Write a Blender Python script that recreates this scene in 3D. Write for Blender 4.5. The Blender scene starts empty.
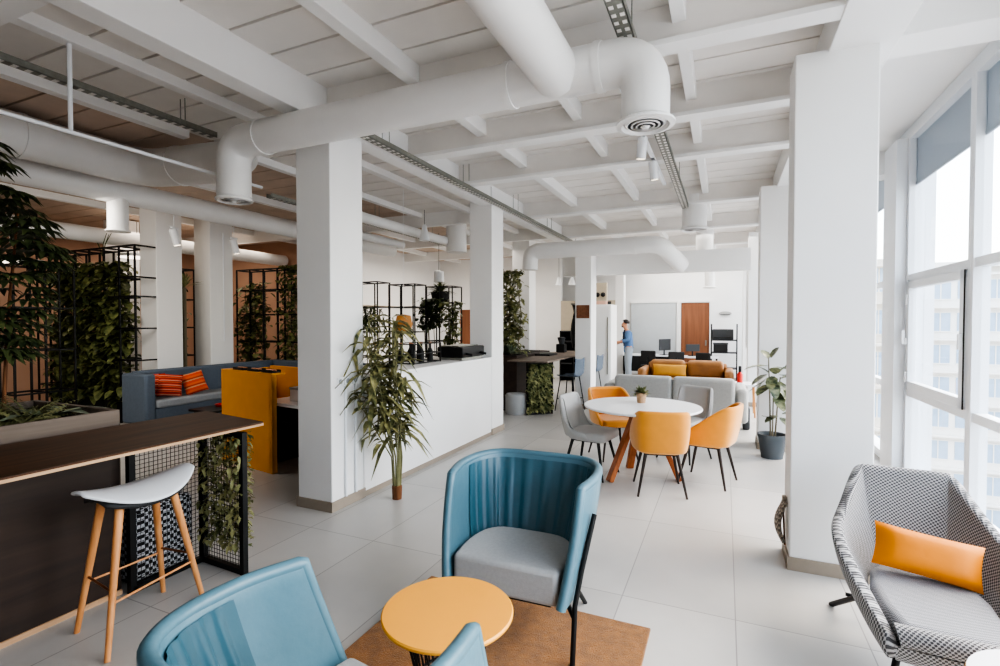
import bpy, math, random
from math import sin, cos, pi, radians as R
from mathutils import Vector as V, Matrix

random.seed(7)
COL = bpy.context.scene.collection

# ------------------------------------------------------------------ materials
def nt(name):
    m = bpy.data.materials.new(name); m.use_nodes = True
    t = m.node_tree; b = t.nodes['Principled BSDF']
    return m, t, b

def lin(c):
    return tuple(((x/255)/12.92 if x/255 <= .04045 else ((x/255+.055)/1.055)**2.4) for x in c)

def mat(name, rgb, rough=.5, metal=0., var=0., vscale=8., bump=0., bscale=60., spec=.5, coat=0., sheen=0., emit=0., stretch=None, trans=0.):
    m, t, b = nt(name); c = lin(rgb)
    b.inputs['Base Color'].default_value = (*c, 1)
    b.inputs['Roughness'].default_value = rough
    b.inputs['Metallic'].default_value = metal
    b.inputs['Specular IOR Level'].default_value = spec
    b.inputs['Coat Weight'].default_value = coat
    b.inputs['Sheen Weight'].default_value = sheen
    if trans:
        b.inputs['Transmission Weight'].default_value = trans
    if emit:
        b.inputs['Emission Color'].default_value = (*c, 1); b.inputs['Emission Strength'].default_value = emit
    tc = t.nodes.new('ShaderNodeTexCoord'); mp = t.nodes.new('ShaderNodeMapping')
    t.links.new(tc.outputs['Object'], mp.inputs['Vector'])
    if stretch: mp.inputs['Scale'].default_value = stretch
    if var:
        n = t.nodes.new('ShaderNodeTexNoise'); n.inputs['Scale'].default_value = vscale; n.inputs['Detail'].default_value = 5
        t.links.new(mp.outputs['Vector'], n.inputs['Vector'])
        r = t.nodes.new('ShaderNodeValToRGB')
        r.color_ramp.elements[0].position = .3; r.color_ramp.elements[1].position = .7
        r.color_ramp.elements[0].color = (*[max(0, x*(1-var)) for x in c], 1)
        r.color_ramp.elements[1].color = (*[min(1, x*(1+var)) for x in c], 1)
        t.links.new(n.outputs['Fac'], r.inputs['Fac']); t.links.new(r.outputs['Color'], b.inputs['Base Color'])
    if bump:
        n = t.nodes.new('ShaderNodeTexNoise'); n.inputs['Scale'].default_value = bscale; n.inputs['Detail'].default_value = 3
        t.links.new(mp.outputs['Vector'], n.inputs['Vector'])
        bp = t.nodes.new('ShaderNodeBump'); bp.inputs['Strength'].default_value = bump; bp.inputs['Distance'].default_value = .01
        t.links.new(n.outputs['Fac'], bp.inputs['Height']); t.links.new(bp.outputs['Normal'], b.inputs['Normal'])
    return m

def mat_tiles():
    m, t, b = nt('floor_tile')
    tc = t.nodes.new('ShaderNodeTexCoord'); mp = t.nodes.new('ShaderNodeMapping')
    mp.inputs['Location'].default_value = (-.065, -.555, 0)
    t.links.new(tc.outputs['Object'], mp.inputs['Vector'])
    br = t.nodes.new('ShaderNodeTexBrick'); br.offset = 0; br.squash = 1
    br.inputs['Scale'].default_value = 1; br.inputs['Brick Width'].default_value = .6; br.inputs['Row Height'].default_value = 1.2
    br.inputs['Mortar Size'].default_value = .0035; br.inputs['Mortar Smooth'].default_value = .2
    br.inputs['Color1'].default_value = (*lin((196, 194, 190)), 1); br.inputs['Color2'].default_value = (*lin((184, 182, 178)), 1)
    br.inputs['Mortar'].default_value = (*lin((150, 148, 145)), 1)
    t.links.new(mp.outputs['Vector'], br.inputs['Vector'])
    n = t.nodes.new('ShaderNodeTexNoise'); n.inputs['Scale'].default_value = 1.4; n.inputs['Detail'].default_value = 4; n.inputs['Roughness'].default_value = .55
    t.links.new(tc.outputs['Object'], n.inputs['Vector'])
    rp = t.nodes.new('ShaderNodeValToRGB')
    rp.color_ramp.elements[0].position = .2; rp.color_ramp.elements[0].color = (.86, .86, .86, 1)
    rp.color_ramp.elements[1].position = .8; rp.color_ramp.elements[1].color = (1.06, 1.06, 1.06, 1)
    t.links.new(n.outputs['Fac'], rp.inputs['Fac'])
    mx = t.nodes.new('ShaderNodeMix'); mx.data_type = 'RGBA'; mx.blend_type = 'MULTIPLY'; mx.inputs[0].default_value = 1
    t.links.new(br.outputs['Color'], mx.inputs[6]); t.links.new(rp.outputs['Color'], mx.inputs[7])
    t.links.new(mx.outputs[2], b.inputs['Base Color'])
    rr = t.nodes.new('ShaderNodeMapRange'); rr.inputs[3].default_value = .30; rr.inputs[4].default_value = .42
    t.links.new(n.outputs['Fac'], rr.inputs[0]); t.links.new(rr.outputs[0], b.inputs['Roughness'])
    return m

def mat_wood(name, c1, c2, scale=1., rough=.45, axis='Y', coat=0., spec=.5):
    m, t, b = nt(name)
    tc = t.nodes.new('ShaderNodeTexCoord'); mp = t.nodes.new('ShaderNodeMapping')
    s = {'X': (1, 14, 14), 'Y': (14, 1, 14), 'Z': (14, 14, 1)}[axis]
    mp.inputs['Scale'].default_value = tuple(x*scale for x in s)
    t.links.new(tc.outputs['Object'], mp.inputs['Vector'])
    n = t.nodes.new('ShaderNodeTexNoise'); n.inputs['Scale'].default_value = 1.6; n.inputs['Detail'].default_value = 8; n.inputs['Distortion'].default_value = .6
    t.links.new(mp.outputs['Vector'], n.inputs['Vector'])
    r = t.nodes.new('ShaderNodeValToRGB')
    r.color_ramp.elements[0].position = .3; r.color_ramp.elements[0].color = (*lin(c1), 1)
    r.color_ramp.elements[1].position = .72; r.color_ramp.elements[1].color = (*lin(c2), 1)
    t.links.new(n.outputs['Fac'], r.inputs['Fac']); t.links.new(r.outputs['Color'], b.inputs['Base Color'])
    b.inputs['Roughness'].default_value = rough; b.inputs['Coat Weight'].default_value = coat
    b.inputs['Specular IOR Level'].default_value = spec
    return m

def mat_check(name, dark, light, scale, coord='UV', rough=.9):
    m, t, b = nt(name)
    tc = t.nodes.new('ShaderNodeTexCoord'); mp = t.nodes.new('ShaderNodeMapping')
    mp.inputs['Rotation'].default_value = (0, 0, R(8))
    t.links.new(tc.outputs[coord], mp.inputs['Vector'])
    ch = t.nodes.new('ShaderNodeTexChecker'); ch.inputs['Scale'].default_value = scale
    ch.inputs['Color1'].default_value = (*lin(dark), 1); ch.inputs['Color2'].default_value = (*lin(light), 1)
    t.links.new(mp.outputs['Vector'], ch.inputs['Vector'])
    # offset second checker makes the broken houndstooth edge
    mp2 = t.nodes.new('ShaderNodeMapping'); mp2.inputs['Location'].default_value = (.35/scale, .2/scale, 0)
    mp2.inputs['Rotation'].default_value = (0, 0, R(8))
    t.links.new(tc.outputs[coord], mp2.inputs['Vector'])
    c2 = t.nodes.new('ShaderNodeTexChecker'); c2.inputs['Scale'].default_value = scale*2
    c2.inputs['Color1'].default_value = (.72, .72, .72, 1); c2.inputs['Color2'].default_value = (1, 1, 1, 1)
    t.links.new(mp2.outputs['Vector'], c2.inputs['Vector'])
    mx = t.nodes.new('ShaderNodeMix'); mx.data_type = 'RGBA'; mx.blend_type = 'MULTIPLY'; mx.inputs[0].default_value = 1
    t.links.new(ch.outputs['Color'], mx.inputs[6]); t.links.new(c2.outputs['Color'], mx.inputs[7])
    t.links.new(mx.outputs[2], b.inputs['Base Color'])
    b.inputs['Roughness'].default_value = rough; b.inputs['Sheen Weight'].default_value = .2
    return m

def mat_stripes(name, cols, scale, rough=.9):
    m, t, b = nt(name)
    tc = t.nodes.new('ShaderNodeTexCoord')
    sp = t.nodes.new('ShaderNodeSeparateXYZ'); t.links.new(tc.outputs['Object'], sp.inputs[0])
    mu = t.nodes.new('ShaderNodeMath'); mu.operation = 'MULTIPLY'; mu.inputs[1].default_value = scale
    t.links.new(sp.outputs['Z'], mu.inputs[0])
    fr = t.nodes.new('ShaderNodeMath'); fr.operation = 'FRACT'; t.links.new(mu.outputs[0], fr.inputs[0])
    r = t.nodes.new('ShaderNodeValToRGB'); r.color_ramp.interpolation = 'CONSTANT'
    e = r.color_ramp.elements
    while len(e) < len(cols): e.new(.5)
    for i, (p, c) in enumerate(cols):
        e[i].position = p; e[i].color = (*lin(c), 1)
    t.links.new(fr.outputs[0], r.inputs['Fac']); t.links.new(r.outputs['Color'], b.inputs['Base Color'])
    b.inputs['Roughness'].default_value = rough
    return m

def mat_glass():
    m = bpy.data.materials.new('window_glass'); m.use_nodes = True
    t = m.node_tree; t.nodes.clear()
    o = t.nodes.new('ShaderNodeOutputMaterial'); mx = t.nodes.new('ShaderNodeMixShader')
    tr = t.nodes.new('ShaderNodeBsdfTransparent'); tr.inputs[0].default_value = (.95, .97, .98, 1)
    gl = t.nodes.new('ShaderNodeBsdfGlossy'); gl.inputs['Roughness'].default_value = .02
    fr = t.nodes.new('ShaderNodeLayerWeight'); fr.inputs['Blend'].default_value = .12
    t.links.new(fr.outputs[0], mx.inputs[0]); t.links.new(tr.outputs[0], mx.inputs[1]); t.links.new(gl.outputs[0], mx.inputs[2])
    t.links.new(mx.outputs[0], o.inputs['Surface'])
    return m

def mat_leaf(name, c1, c2, rough=.5, vs=9.):
    m, t, b = nt(name)
    tc = t.nodes.new('ShaderNodeTexCoord'); n = t.nodes.new('ShaderNodeTexNoise'); n.inputs['Scale'].default_value = vs
    t.links.new(tc.outputs['Object'], n.inputs['Vector'])
    r = t.nodes.new('ShaderNodeValToRGB')
    r.color_ramp.elements[0].position = .35; r.color_ramp.elements[0].color = (*lin(c1), 1)
    r.color_ramp.elements[1].position = .65; r.color_ramp.elements[1].color = (*lin(c2), 1)
    t.links.new(n.outputs['Fac'], r.inputs['Fac']); t.links.new(r.outputs['Color'], b.inputs['Base Color'])
    b.inputs['Roughness'].default_value = rough
    return m

def mat_emit(name, rgb, s):
    m = bpy.data.materials.new(name); m.use_nodes = True
    t = m.node_tree; b = t.nodes['Principled BSDF']
    b.inputs['Base Color'].default_value = (*lin(rgb), 1)
    b.inputs['Emission Color'].default_value = (*lin(rgb), 1); b.inputs['Emission Strength'].default_value = s
    return m

def mat_band():
    m, t, b = nt('grey_band'); o = t.nodes['Material Output']
    b.inputs['Base Color'].default_value = (*lin((186, 192, 198)), 1); b.inputs['Roughness'].default_value = .8
    tr = t.nodes.new('ShaderNodeBsdfTranslucent'); tr.inputs[0].default_value = (*lin((176, 182, 188)), 1)
    mx = t.nodes.new('ShaderNodeMixShader'); mx.inputs[0].default_value = .35
    t.links.new(b.outputs[0], mx.inputs[1]); t.links.new(tr.outputs[0], mx.inputs[2]); t.links.new(mx.outputs[0], o.inputs['Surface'])
    return m

M = dict(
    white=mat('white_paint', (238, 237, 235), .6, var=.015, vscale=2, bump=.05, bscale=40),
    ceil=mat('shaded_ceiling_paint', (230, 226, 221), .8, var=.04, vscale=3),  # shade of the deck and beam webs mixed into this warm grey
    duct=mat('duct_paint', (233, 232, 230), .45, var=.02, vscale=4),
    wframe=mat('window_paint', (226, 230, 234), .4),
    tan=mat('warm_plaster', (186, 152, 130), .8, var=.05, vscale=2),
    ceilb=mat('brown_ceiling', (200, 180, 164), .85, var=.12, vscale=2),
    beige=mat('beige_panel', (190, 178, 158), .7, var=.04),
    skirt=mat('taupe_skirting', (158, 146, 132), .5, var=.05),
    tile=mat_tiles(),
    steel=mat('galvanised_steel', (150, 150, 142), .5, .7, var=.1, vscale=30),
    black=mat('black_metal', (24, 25, 26), .45, .3),
    blackm=mat('matt_black', (30, 30, 30), .7),
    dgrey=mat('charcoal', (58, 60, 62), .6),
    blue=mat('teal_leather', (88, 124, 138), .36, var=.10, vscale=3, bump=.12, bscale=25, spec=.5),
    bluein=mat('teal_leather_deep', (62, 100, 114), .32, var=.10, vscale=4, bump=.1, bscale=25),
    greyf=mat('light_grey_fabric', (168, 170, 170), .95, var=.05, vscale=60, bump=.25, bscale=300, sheen=.2),
    sofag=mat('grey_sofa_fabric', (168, 168, 165), .95, var=.05, vscale=40, bump=.2, bscale=200, sheen=.2),
    pale=mat('pale_grey_shell', (176, 175, 172), .8, var=.03),
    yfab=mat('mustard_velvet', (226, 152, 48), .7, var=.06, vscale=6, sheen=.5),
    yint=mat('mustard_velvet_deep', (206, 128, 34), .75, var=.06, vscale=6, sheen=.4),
    ypil=mat('mustard_satin', (224, 134, 12), .55, var=.07, vscale=5, bump=.15, bscale=18),
    ytop=mat('mustard_lacquer', (242, 172, 66), .4, var=.015),
    yply=mat('ochre_lacquer', (236, 158, 30), .45, var=.03),
    rug=mat('ochre_pile', (150, 98, 34), 1., var=.25, vscale=22, bump=.9, bscale=260, sheen=.3),
    walnut=mat_wood('walnut_top', (60, 39, 26), (98, 68, 48), .8, .42, 'Y', spec=.3),
    walnutd=mat_wood('dark_walnut_panel', (38, 28, 23), (62, 46, 37), .6, .45, 'Y'),
    plyedge=mat_wood('pale_ply_edge', (176, 140, 106), (206, 172, 138), 1, .5, 'Y'),
    beech=mat_wood('beech_leg', (196, 132, 78), (222, 164, 110), 1.2, .45, 'Z'),
    trestle=mat_wood('orange_oak', (150, 80, 38), (186, 112, 62), 1.1, .5, 'Z'),
    bleach=mat_wood('weathered_board', (98, 86, 76), (126, 112, 100), .7, .6, 'Y'),
    doorw=mat_wood('brown_veneer', (122, 76, 50), (150, 98, 68), .5, .5, 'Z'),
    bamboo=mat('cane_stem', (132, 130, 92), .6, var=.15, vscale=20),
    potw=mat_wood('brown_bark', (92, 58, 36), (134, 88, 54), 2, .8, 'Z'),
    copper=mat('copper_rod', (150, 104, 76), .35, .8),
    stoolw=mat('white_shell', (222, 226, 230), .35),
    tabwhite=mat('white_laminate', (236, 238, 240), .3),
    hound=mat_check('houndstooth_fabric', (84, 84, 86), (190, 190, 190), 108),
    houndo=mat_check('houndstooth_seat', (112, 114, 118), (178, 180, 184), 160),
    dotted=mat_check('black_white_weave', (18, 18, 20), (214, 216, 220), 46, 'Object'),
    soil=mat('dark_soil', (28, 24, 20), 1., var=.3, vscale=40, bump=.8, bscale=50),
    leafd=mat_leaf('dark_leaf', (46, 58, 38), (96, 108, 66)),
    leafd2=mat_leaf('deep_leaf', (68, 80, 48), (132, 136, 84)),
    leafm=mat_leaf('moss_leaf', (92, 100, 62), (166, 164, 116)),
    leafb=mat_leaf('bamboo_leaf', (78, 84, 52), (168, 162, 112), .55, 14),
    leafr=mat_leaf('rubber_leaf', (66, 78, 56), (150, 152, 116), .35, 18),
    leafp=mat_leaf('pale_succulent', (96, 112, 92), (158, 166, 140)),
    stem=mat('grey_green_stem', (120, 112, 92), .7),
    potg=mat('grey_pot', (84, 90, 94), .7, var=.05),
    sofab=mat('slate_blue_fabric', (96, 107, 120), .9, var=.05, vscale=30, bump=.15, bscale=200),
    sofabs=mat('grey_blue_seat', (148, 152, 156), .9, var=.05, vscale=30),
    tanl=mat('caramel_leather', (140, 96, 50), .5, var=.15, vscale=5, bump=.2, bscale=20),
    mustc=mat('mustard_cushion', (186, 136, 52), .8, var=.08),
    red=mat('red_plastic', (200, 44, 30), .5),
    stripe1=mat_stripes('red_woven_stripes', [(0, (196, 52, 34)), (.28, (92, 40, 36)), (.42, (222, 96, 62)), (.62, (160, 44, 34)), (.8, (214, 150, 120))], 14),
    stripe2=mat_stripes('orange_woven_stripes', [(0, (222, 78, 36)), (.3, (206, 150, 110)), (.5, (180, 64, 34)), (.7, (232, 104, 46))], 9),
    glass=mat_glass(),
    band=mat_band(),
    lampw=mat_emit('warm_lamp_glow', (255, 236, 208), 5),
    lampd=mat_emit('lamp_disc_glow', (255, 244, 230), 3),
    concrete=mat('pale_facade', (226, 222, 216), .9, var=.04, vscale=.2),
    concrete2=mat('sand_facade', (214, 204, 190), .9, var=.04, vscale=.2),
    facwin=mat('facade_window', (158, 178, 198), .25, var=.2, vscale=.5),
    ground=mat('asphalt', (150, 150, 150), .9, var=.1),
    skin=mat('skin', (196, 142, 112), .6),
    hair=mat('dark_hair', (34, 26, 22), .7),
    denim=mat('denim_shirt', (92, 124, 164), .85, var=.1, vscale=20),
    trous=mat('pale_trousers', (164, 176, 188), .85, var=.06),
    navy=mat('navy_strap', (30, 38, 58), .7),
    screen=mat('grey_board', (196, 200, 202), .35, var=.02),
    signb=mat('brown_board', (130, 84, 58), .6, var=.2, vscale=30),
    cardb=mat('amber_glass_lamp', (206, 140, 72), .5, var=.1),
    pinkb=mat('pale_pink_box', (216, 178, 160), .7),
    pouch=mat_check('speckled_cloth', (120, 108, 98), (186, 172, 156), 60, 'Object'),
)

# ------------------------------------------------------------------ mesh builder
class MB:
    def __init__(s): s.v = []; s.f = []; s.uv = {}; s.cuts = []
    def mark(s): s.cuts.append(len(s.f)); return s      # faces added from here use the next material
    def add(s, vs, fs, uvs=None):
        n = len(s.v); s.v += [tuple(p) for p in vs]; s.f += [tuple(i+n for i in f) for f in fs]
        if uvs:
            for i, u in enumerate(uvs): s.uv[n+i] = u
        return s
    def box(s, x0, x1, y0, y1, z0, z1):
        vs = [(x, y, z) for z in (z0, z1) for y in (y0, y1) for x in (x0, x1)]
        return s.add(vs, [(0, 2, 3, 1), (4, 5, 7, 6), (0, 1, 5, 4), (2, 6, 7, 3), (0, 4, 6, 2), (1, 3, 7, 5)])
    def prism(s, poly, z0, z1):                     # poly of (x, y), counter-clockwise
        n = len(poly)
        vs = [(x, y, z0) for x, y in poly]+[(x, y, z1) for x, y in poly]
        return s.add(vs, [tuple(range(n))[::-1], tuple(range(n, 2*n))]+[(i, (i+1) % n, n+(i+1) % n, n+i) for i in range(n)])
    def bar(s, a, b, w, h=None):                    # square bar between two points
        a, b = V(a), V(b); h = h or w; d = (b-a).normalized()
        u = d.cross(V((0, 0, 1)))
        if u.length < 1e-4: u = V((1, 0, 0))
        u.normalize(); n = u.cross(d)
        vs = [p+u*i*w/2+n*j*h/2 for p in (a, b) for i, j in ((-1, -1), (1, -1), (1, 1), (-1, 1))]
        return s.add(vs, [(3, 2, 1, 0), (4, 5, 6, 7), (0, 1, 5, 4), (1, 2, 6, 5), (2, 3, 7, 6), (3, 0, 4, 7)])
    def tube(s, path, r, seg=12, cap=True, r2=None, closed=False):
        P = [V(p) for p in path]; n = len(P)
        rs = r if isinstance(r, (list, tuple)) else [r+(((r2-r)*i/(n-1)) if r2 is not None else 0) for i in range(n)]
        tang = []
        for i in range(n):
            a = P[(i-1) % n] if (closed or i > 0) else P[i]; b = P[(i+1) % n] if (closed or i < n-1) else P[i]
            tang.append((b-a).normalized())
        u = tang[0].cross(V((0, 0, 1)))
        if u.length < 1e-3: u = V((1, 0, 0))
        u.normalize(); vs = []
        for i in range(n):
            if i:
                q = tang[i-1].rotation_difference(tang[i]); u = q @ u
            w = tang[i].cross(u).normalized()
            for k in range(seg):
                a = 2*pi*k/seg; vs.append(P[i]+(u*cos(a)+w*sin(a))*rs[i])
        fs = []
        for i in range(n if closed else n-1):
            j = (i+1) % n
            for k in range(seg):
                fs.append((i*seg+k, i*seg+(k+1) % seg, j*seg+(k+1) % seg, j*seg+k))
        if cap and not closed:
            fs.append(tuple(range(seg))[::-1]); fs.append(tuple((n-1)*seg+k for k in range(seg)))
        return s.add(vs, fs)
    def lathe(s, prof, c=(0, 0, 0), seg=28):        # prof of (r, z)
        vs = []; fs = []; n = len(prof)
        for r, z in prof:
            for k in range(seg):
                a = 2*pi*k/seg; vs.append((c[0]+r*cos(a), c[1]+r*sin(a), c[2]+z))
        for i in range(n-1):
            for k in range(seg):
                fs.append((i*seg+k, i*seg+(k+1) % seg, (i+1)*seg+(k+1) % seg, (i+1)*seg+k))
        if prof[0][0] > 1e-6: fs.append(tuple(range(seg))[::-1])
        if prof[-1][0] > 1e-6: fs.append(tuple((n-1)*seg+k for k in range(seg)))
        return s.add(vs, fs)
    def grid(s, fn, nu, nv, uvfn=None):
        vs = []; uvs = []
        for j in range(nv+1):
            for i in range(nu+1):
                u, v = i/nu, j/nv; vs.append(fn(u, v)); uvs.append(uvfn(u, v) if uvfn else (u, v))
        w = nu+1
        return s.add(vs, [(j*w+i, j*w+i+1, (j+1)*w+i+1, (j+1)*w+i) for j in range(nv) for i in range(nu)], uvs)
    def leaf(s, p, d, L, W, droop=.3, fold=.15, shape=0):
        p = V(p); d = V(d).normalized(); up = V((0, 0, 1))
        side = d.cross(up)
        if side.length < .05: side = V((random.uniform(-1, 1), random.uniform(-1, 1), 0))
        side.normalize(); nrm = side.cross(d).normalized()
        prof = [(.0, .12), (.3, .9), (.62, .85), (1., .02)] if shape == 0 else [(.0, .25), (.25, .95), (.6, 1.), (.88, .6), (1., .1)]
        vs = []
        for t, w in prof:
            c = p+d*L*t-up*droop*L*t*t
            vs += [c-side*W*w/2+nrm*fold*W*w, c, c+side*W*w/2+nrm*fold*W*w]
        fs = []
        for i in range(len(prof)-1):
            a = 3*i; fs += [(a, a+1, a+4, a+3), (a+1, a+2, a+5, a+4)]
        return s.add(vs, fs)
    def pillow(s, w, h, t, n=10):                   # in XZ plane, thick along Y
        for sg in (-1, 1):
            def fn(u, v, sg=sg):
                a, b = 2*u-1, 2*v-1
                k = ((1-a**4)*(1-b**4))
                px = a*w/2*(1-.05*(1-abs(b))**1*0-.06*(1-b*b)*0+0)*(1-.05*(1-b*b)); pz = b*h/2*(1-.06*(1-a*a))
                return (px, sg*t/2*max(k, 0)**.55, pz)
            fn2 = fn if sg < 0 else (lambda u, v, f=fn: f(1-u, v))
            s.grid(fn2, n, n)
        return s
    def obj(s, name, m=None, parent=None, smooth=True, bev=0., sub=0, solid=None, loc=None, rot=None, segs=2):
        me = bpy.data.meshes.new(name); me.from_pydata(s.v, [], s.f)
        if s.uv:
            ul = me.uv_layers.new(name='UVMap')
            for lp in me.loops:
                ul.data[lp.index].uv = s.uv.get(lp.vertex_index, (0, 0))
        for q in (m if isinstance(m, list) else [m]):
            if q: me.materials.append(q)
        if s.cuts:
            for i, pl in enumerate(me.polygons): pl.material_index = sum(i >= c for c in s.cuts)
        if smooth:
            me.polygons.foreach_set('use_smooth', [True]*len(me.polygons))
            try: me.set_sharp_from_angle(angle=R(40))
            except Exception: pass
        me.update()
        o = bpy.data.objects.new(name, me); COL.objects.link(o)
        if parent: o.parent = parent
        if loc: o.location = loc
        if rot: o.rotation_euler = rot
        if solid:
            q = o.modifiers.new('solid', 'SOLIDIFY'); q.thickness = solid[0]; q.offset = solid[1]
        if bev:
            q = o.modifiers.new('bevel', 'BEVEL'); q.width = bev; q.segments = segs; q.limit_method = 'ANGLE'; q.angle_limit = R(40)
        if sub:
            q = o.modifiers.new('subsurf', 'SUBSURF'); q.levels = sub; q.render_levels = sub
        return o

def fillet(pts, rad, n=8):
    P = [V(p) for p in pts]; out = [P[0]]
    for i in range(1, len(P)-1):
        a, b, c = P[i-1], P[i], P[i+1]
        d1 = (a-b).normalized(); d2 = (c-b).normalized()
        for k in range(n+1):
            t = k/n
            p = b+d1*rad*(1-t)**2+d2*rad*t**2
            out.append(p)
    out.append(P[-1]); return out

def tag(o, label, cat, group=None, kind=None):
    if label: o['label'] = label
    if cat: o['category'] = cat
    if group: o['group'] = group
    if kind: o['kind'] = kind
    return o
def thing(name, label, cat, loc=(0, 0, 0), rz=0., group=None):
    o = bpy.data.objects.new(name, None); COL.objects.link(o)
    o.location = loc; o.rotation_euler = (0, 0, rz); o.empty_display_size = .1
    return tag(o, label, cat, group)
def struct(name, mb, m, label=None, bev=0., parent=None, smooth=False):
    o = mb.obj(name, m, parent, smooth=smooth, bev=bev); o['kind'] = 'structure'
    if label: o['label'] = label
    return o
def kids(o): return [c for c in bpy.data.objects if c.parent == o]
def copy_tree(o, parent=None):
    c = o.copy(); COL.objects.link(c); c.parent = parent
    for ch in kids(o): copy_tree(ch, c)
    return c
def dup(o, loc, rz, label=None, group=None):
    c = copy_tree(o); c.location = loc; c.rotation_euler = (0, 0, rz)
    if label: c['label'] = label
    if group: c['group'] = group
    return c

#@@SETTING
# ------------------------------------------------------------------ the room
XW, YB, YF, XL = 1.68, 15.0, -4.0, -12.5
ZD = 3.53                                            # underside of the deck
struct('floor', MB().box(XL, XW+.2, YF, YB+.2, -.12, 0), M['tile'])

d = MB(); y = YF
while y < YB:                                        # folded deck: flat pans with a narrow groove between
    d.box(-5.0, .95, y, y+.312, ZD, ZD+.05); d.box(-5.0, .95, y+.312, y+.335, ZD+.022, ZD+.06); y += .335
d.box(XL, XW+.2, YF, YB+.2, ZD+.06, ZD+.2)
struct('ceiling', d, M['ceil'])
d = MB(); y = YF
while y < YB:
    d.box(XL, -5.0, y, y+.312, ZD, ZD+.05); d.box(XL, -5.0, y+.312, y+.335, ZD+.022, ZD+.06); y += .335
struct('ceiling_left', d, M['ceilb'], 'brown deck over the left part of the room')  # left part of the deck given a browner colour
struct('ceiling_soffit', MB().box(.92, XW+.18, YF, YB, 3.56, ZD+.06), M['white'], 'smooth white soffit between the beam and the window wall')
for k, Y in enumerate((3.72, 7.1, 10.6)):
    struct('ceiling_beam', MB().box(.80, XW+.1, Y, Y+.3, 3.29, 3.57), M['white'], 'short white beam from the %s right column to the window wall' % ('first', 'second', 'third')[k], bev=.006)

def beam(name, *b, label): return struct(name, MB().box(*b), M['white'], label, bev=.006)
# ribs running down the room
for X, zb, w, lab in [(-2.17, 3.40, .10, 'white ceiling rib left of the round ducts'), (-1.22, 3.40, .08, 'white ceiling rib above the round duct junction'),
                      (-.27, 3.41, .08, 'white ceiling rib above the perforated tray'), (-4.005, 3.45, .10, 'white ceiling rib beyond the deep beam'),
                      (-6.55, 3.43, .1, 'white ceiling rib above the brown side'),
                      (-7.6, 3.43, .1, 'white ceiling rib over the sofa corner'), (-9.2, 3.43, .1, 'white ceiling rib over the plant screens')]:
    beam('ceiling_beam', X-w/2, X+w/2, YF, 14.95, zb, ZD+.01, label=lab)
beam('ceiling_beam', -5.04, -4.94, YF, 3.4, 3.45, ZD+.01, label='white ceiling rib above the left duct')
beam('ceiling_beam', -5.04, -4.94, 3.95, 14.95, 3.45, ZD+.01, label='white ceiling rib above the left duct, farther stretch')
beam('ceiling_beam', -3.19, -3.02, YF, 14.95, 3.24, ZD+.01, label='deep white beam over the left row of columns')
beam('ceiling_beam', .57, .93, YF, 14.95, 3.27, ZD+.05, label='deep white beam over the right row of columns')
# cross beams with a flange
for k, Y in enumerate([3.29, 4.46, 5.55, 7.73, 9.86, 12.0]):
    b = MB().box(-3.02, .57, Y-.035, Y+.035, 3.31, ZD+.01).mark(); b.box(-3.02, .57, Y-.075, Y+.075, 3.28, 3.312)
    struct('ceiling_beam', b, [M['ceil'], M['white']], 'white cross beam with flat flange, number %s from the front' % ['one', 'two', 'three', 'four', 'five', 'six'][k])  # web in the greyer tone with its shade painted in, flange plain white
for k, Y in enumerate([1.45, 7.73, 9.86, 12.0]):
    b = MB().box(-5.6 if k == 0 else XL, -3.19, Y-.06, Y+.06, 3.30, ZD+.01)
    struct('ceiling_beam', b, M['white'], 'white cross beam over the left part of the room')

def column(x0, x1, y0, y1, lab, z1=3.5):
    c = struct('column', MB().box(x0, x1, y0, y1, 0, z1), M['white'], lab, bev=.008)
    k = MB().box(x0-.012, x1+.012, y0-.012, y0, 0, .085).box(x0-.012, x1+.012, y1, y1+.012, 0, .085)
    k.box(x0-.012, x0, y0, y1, 0, .085).box(x1, x1+.012, y0, y1, 0, .085)
    o = k.obj('skirting', M['skirt'], c, smooth=False); o['kind'] = 'structure'
    return c
column(.392, .836, 3.71, 4.02, 'big white column beside the houndstooth armchair', 3.29)
column(.392, .80, 7.1, 7.5, 'white column behind the potted rubber plant', 3.29)
column(.392, .80, 10.6, 11.0, 'third white column along the windows', 3.29)
column(.392, .80, 13.6, 14.0, 'last white column along the windows', 3.29)
column(-3.375, -3.0, 3.26, 3.67, 'white column beside the tall cane plant')
column(-3.35, -3.0, 6.44, 6.84, 'white column at the far end of the serving counter')
column(-8.72, -8.3, 5.13, 5.55, 'white column behind the slate blue sofa')
column(-8.72, -8.3, 6.05, 6.5, 'white column with a hanging conduit behind the sofa')
column(-2.54, -2.24, 9.1, 9.5, 'white pillar carrying a small brown board', 2.86)
column(-4.3, -3.9, 10.3, 10.7, 'white column behind the tall green plant')
column(-10.6, -10.2, 5.6, 6.0, 'white column at the far left behind foliage')
column(-2.75, -2.52, 13.9, 14.2, 'slim white pilaster beside the grey board')

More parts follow.
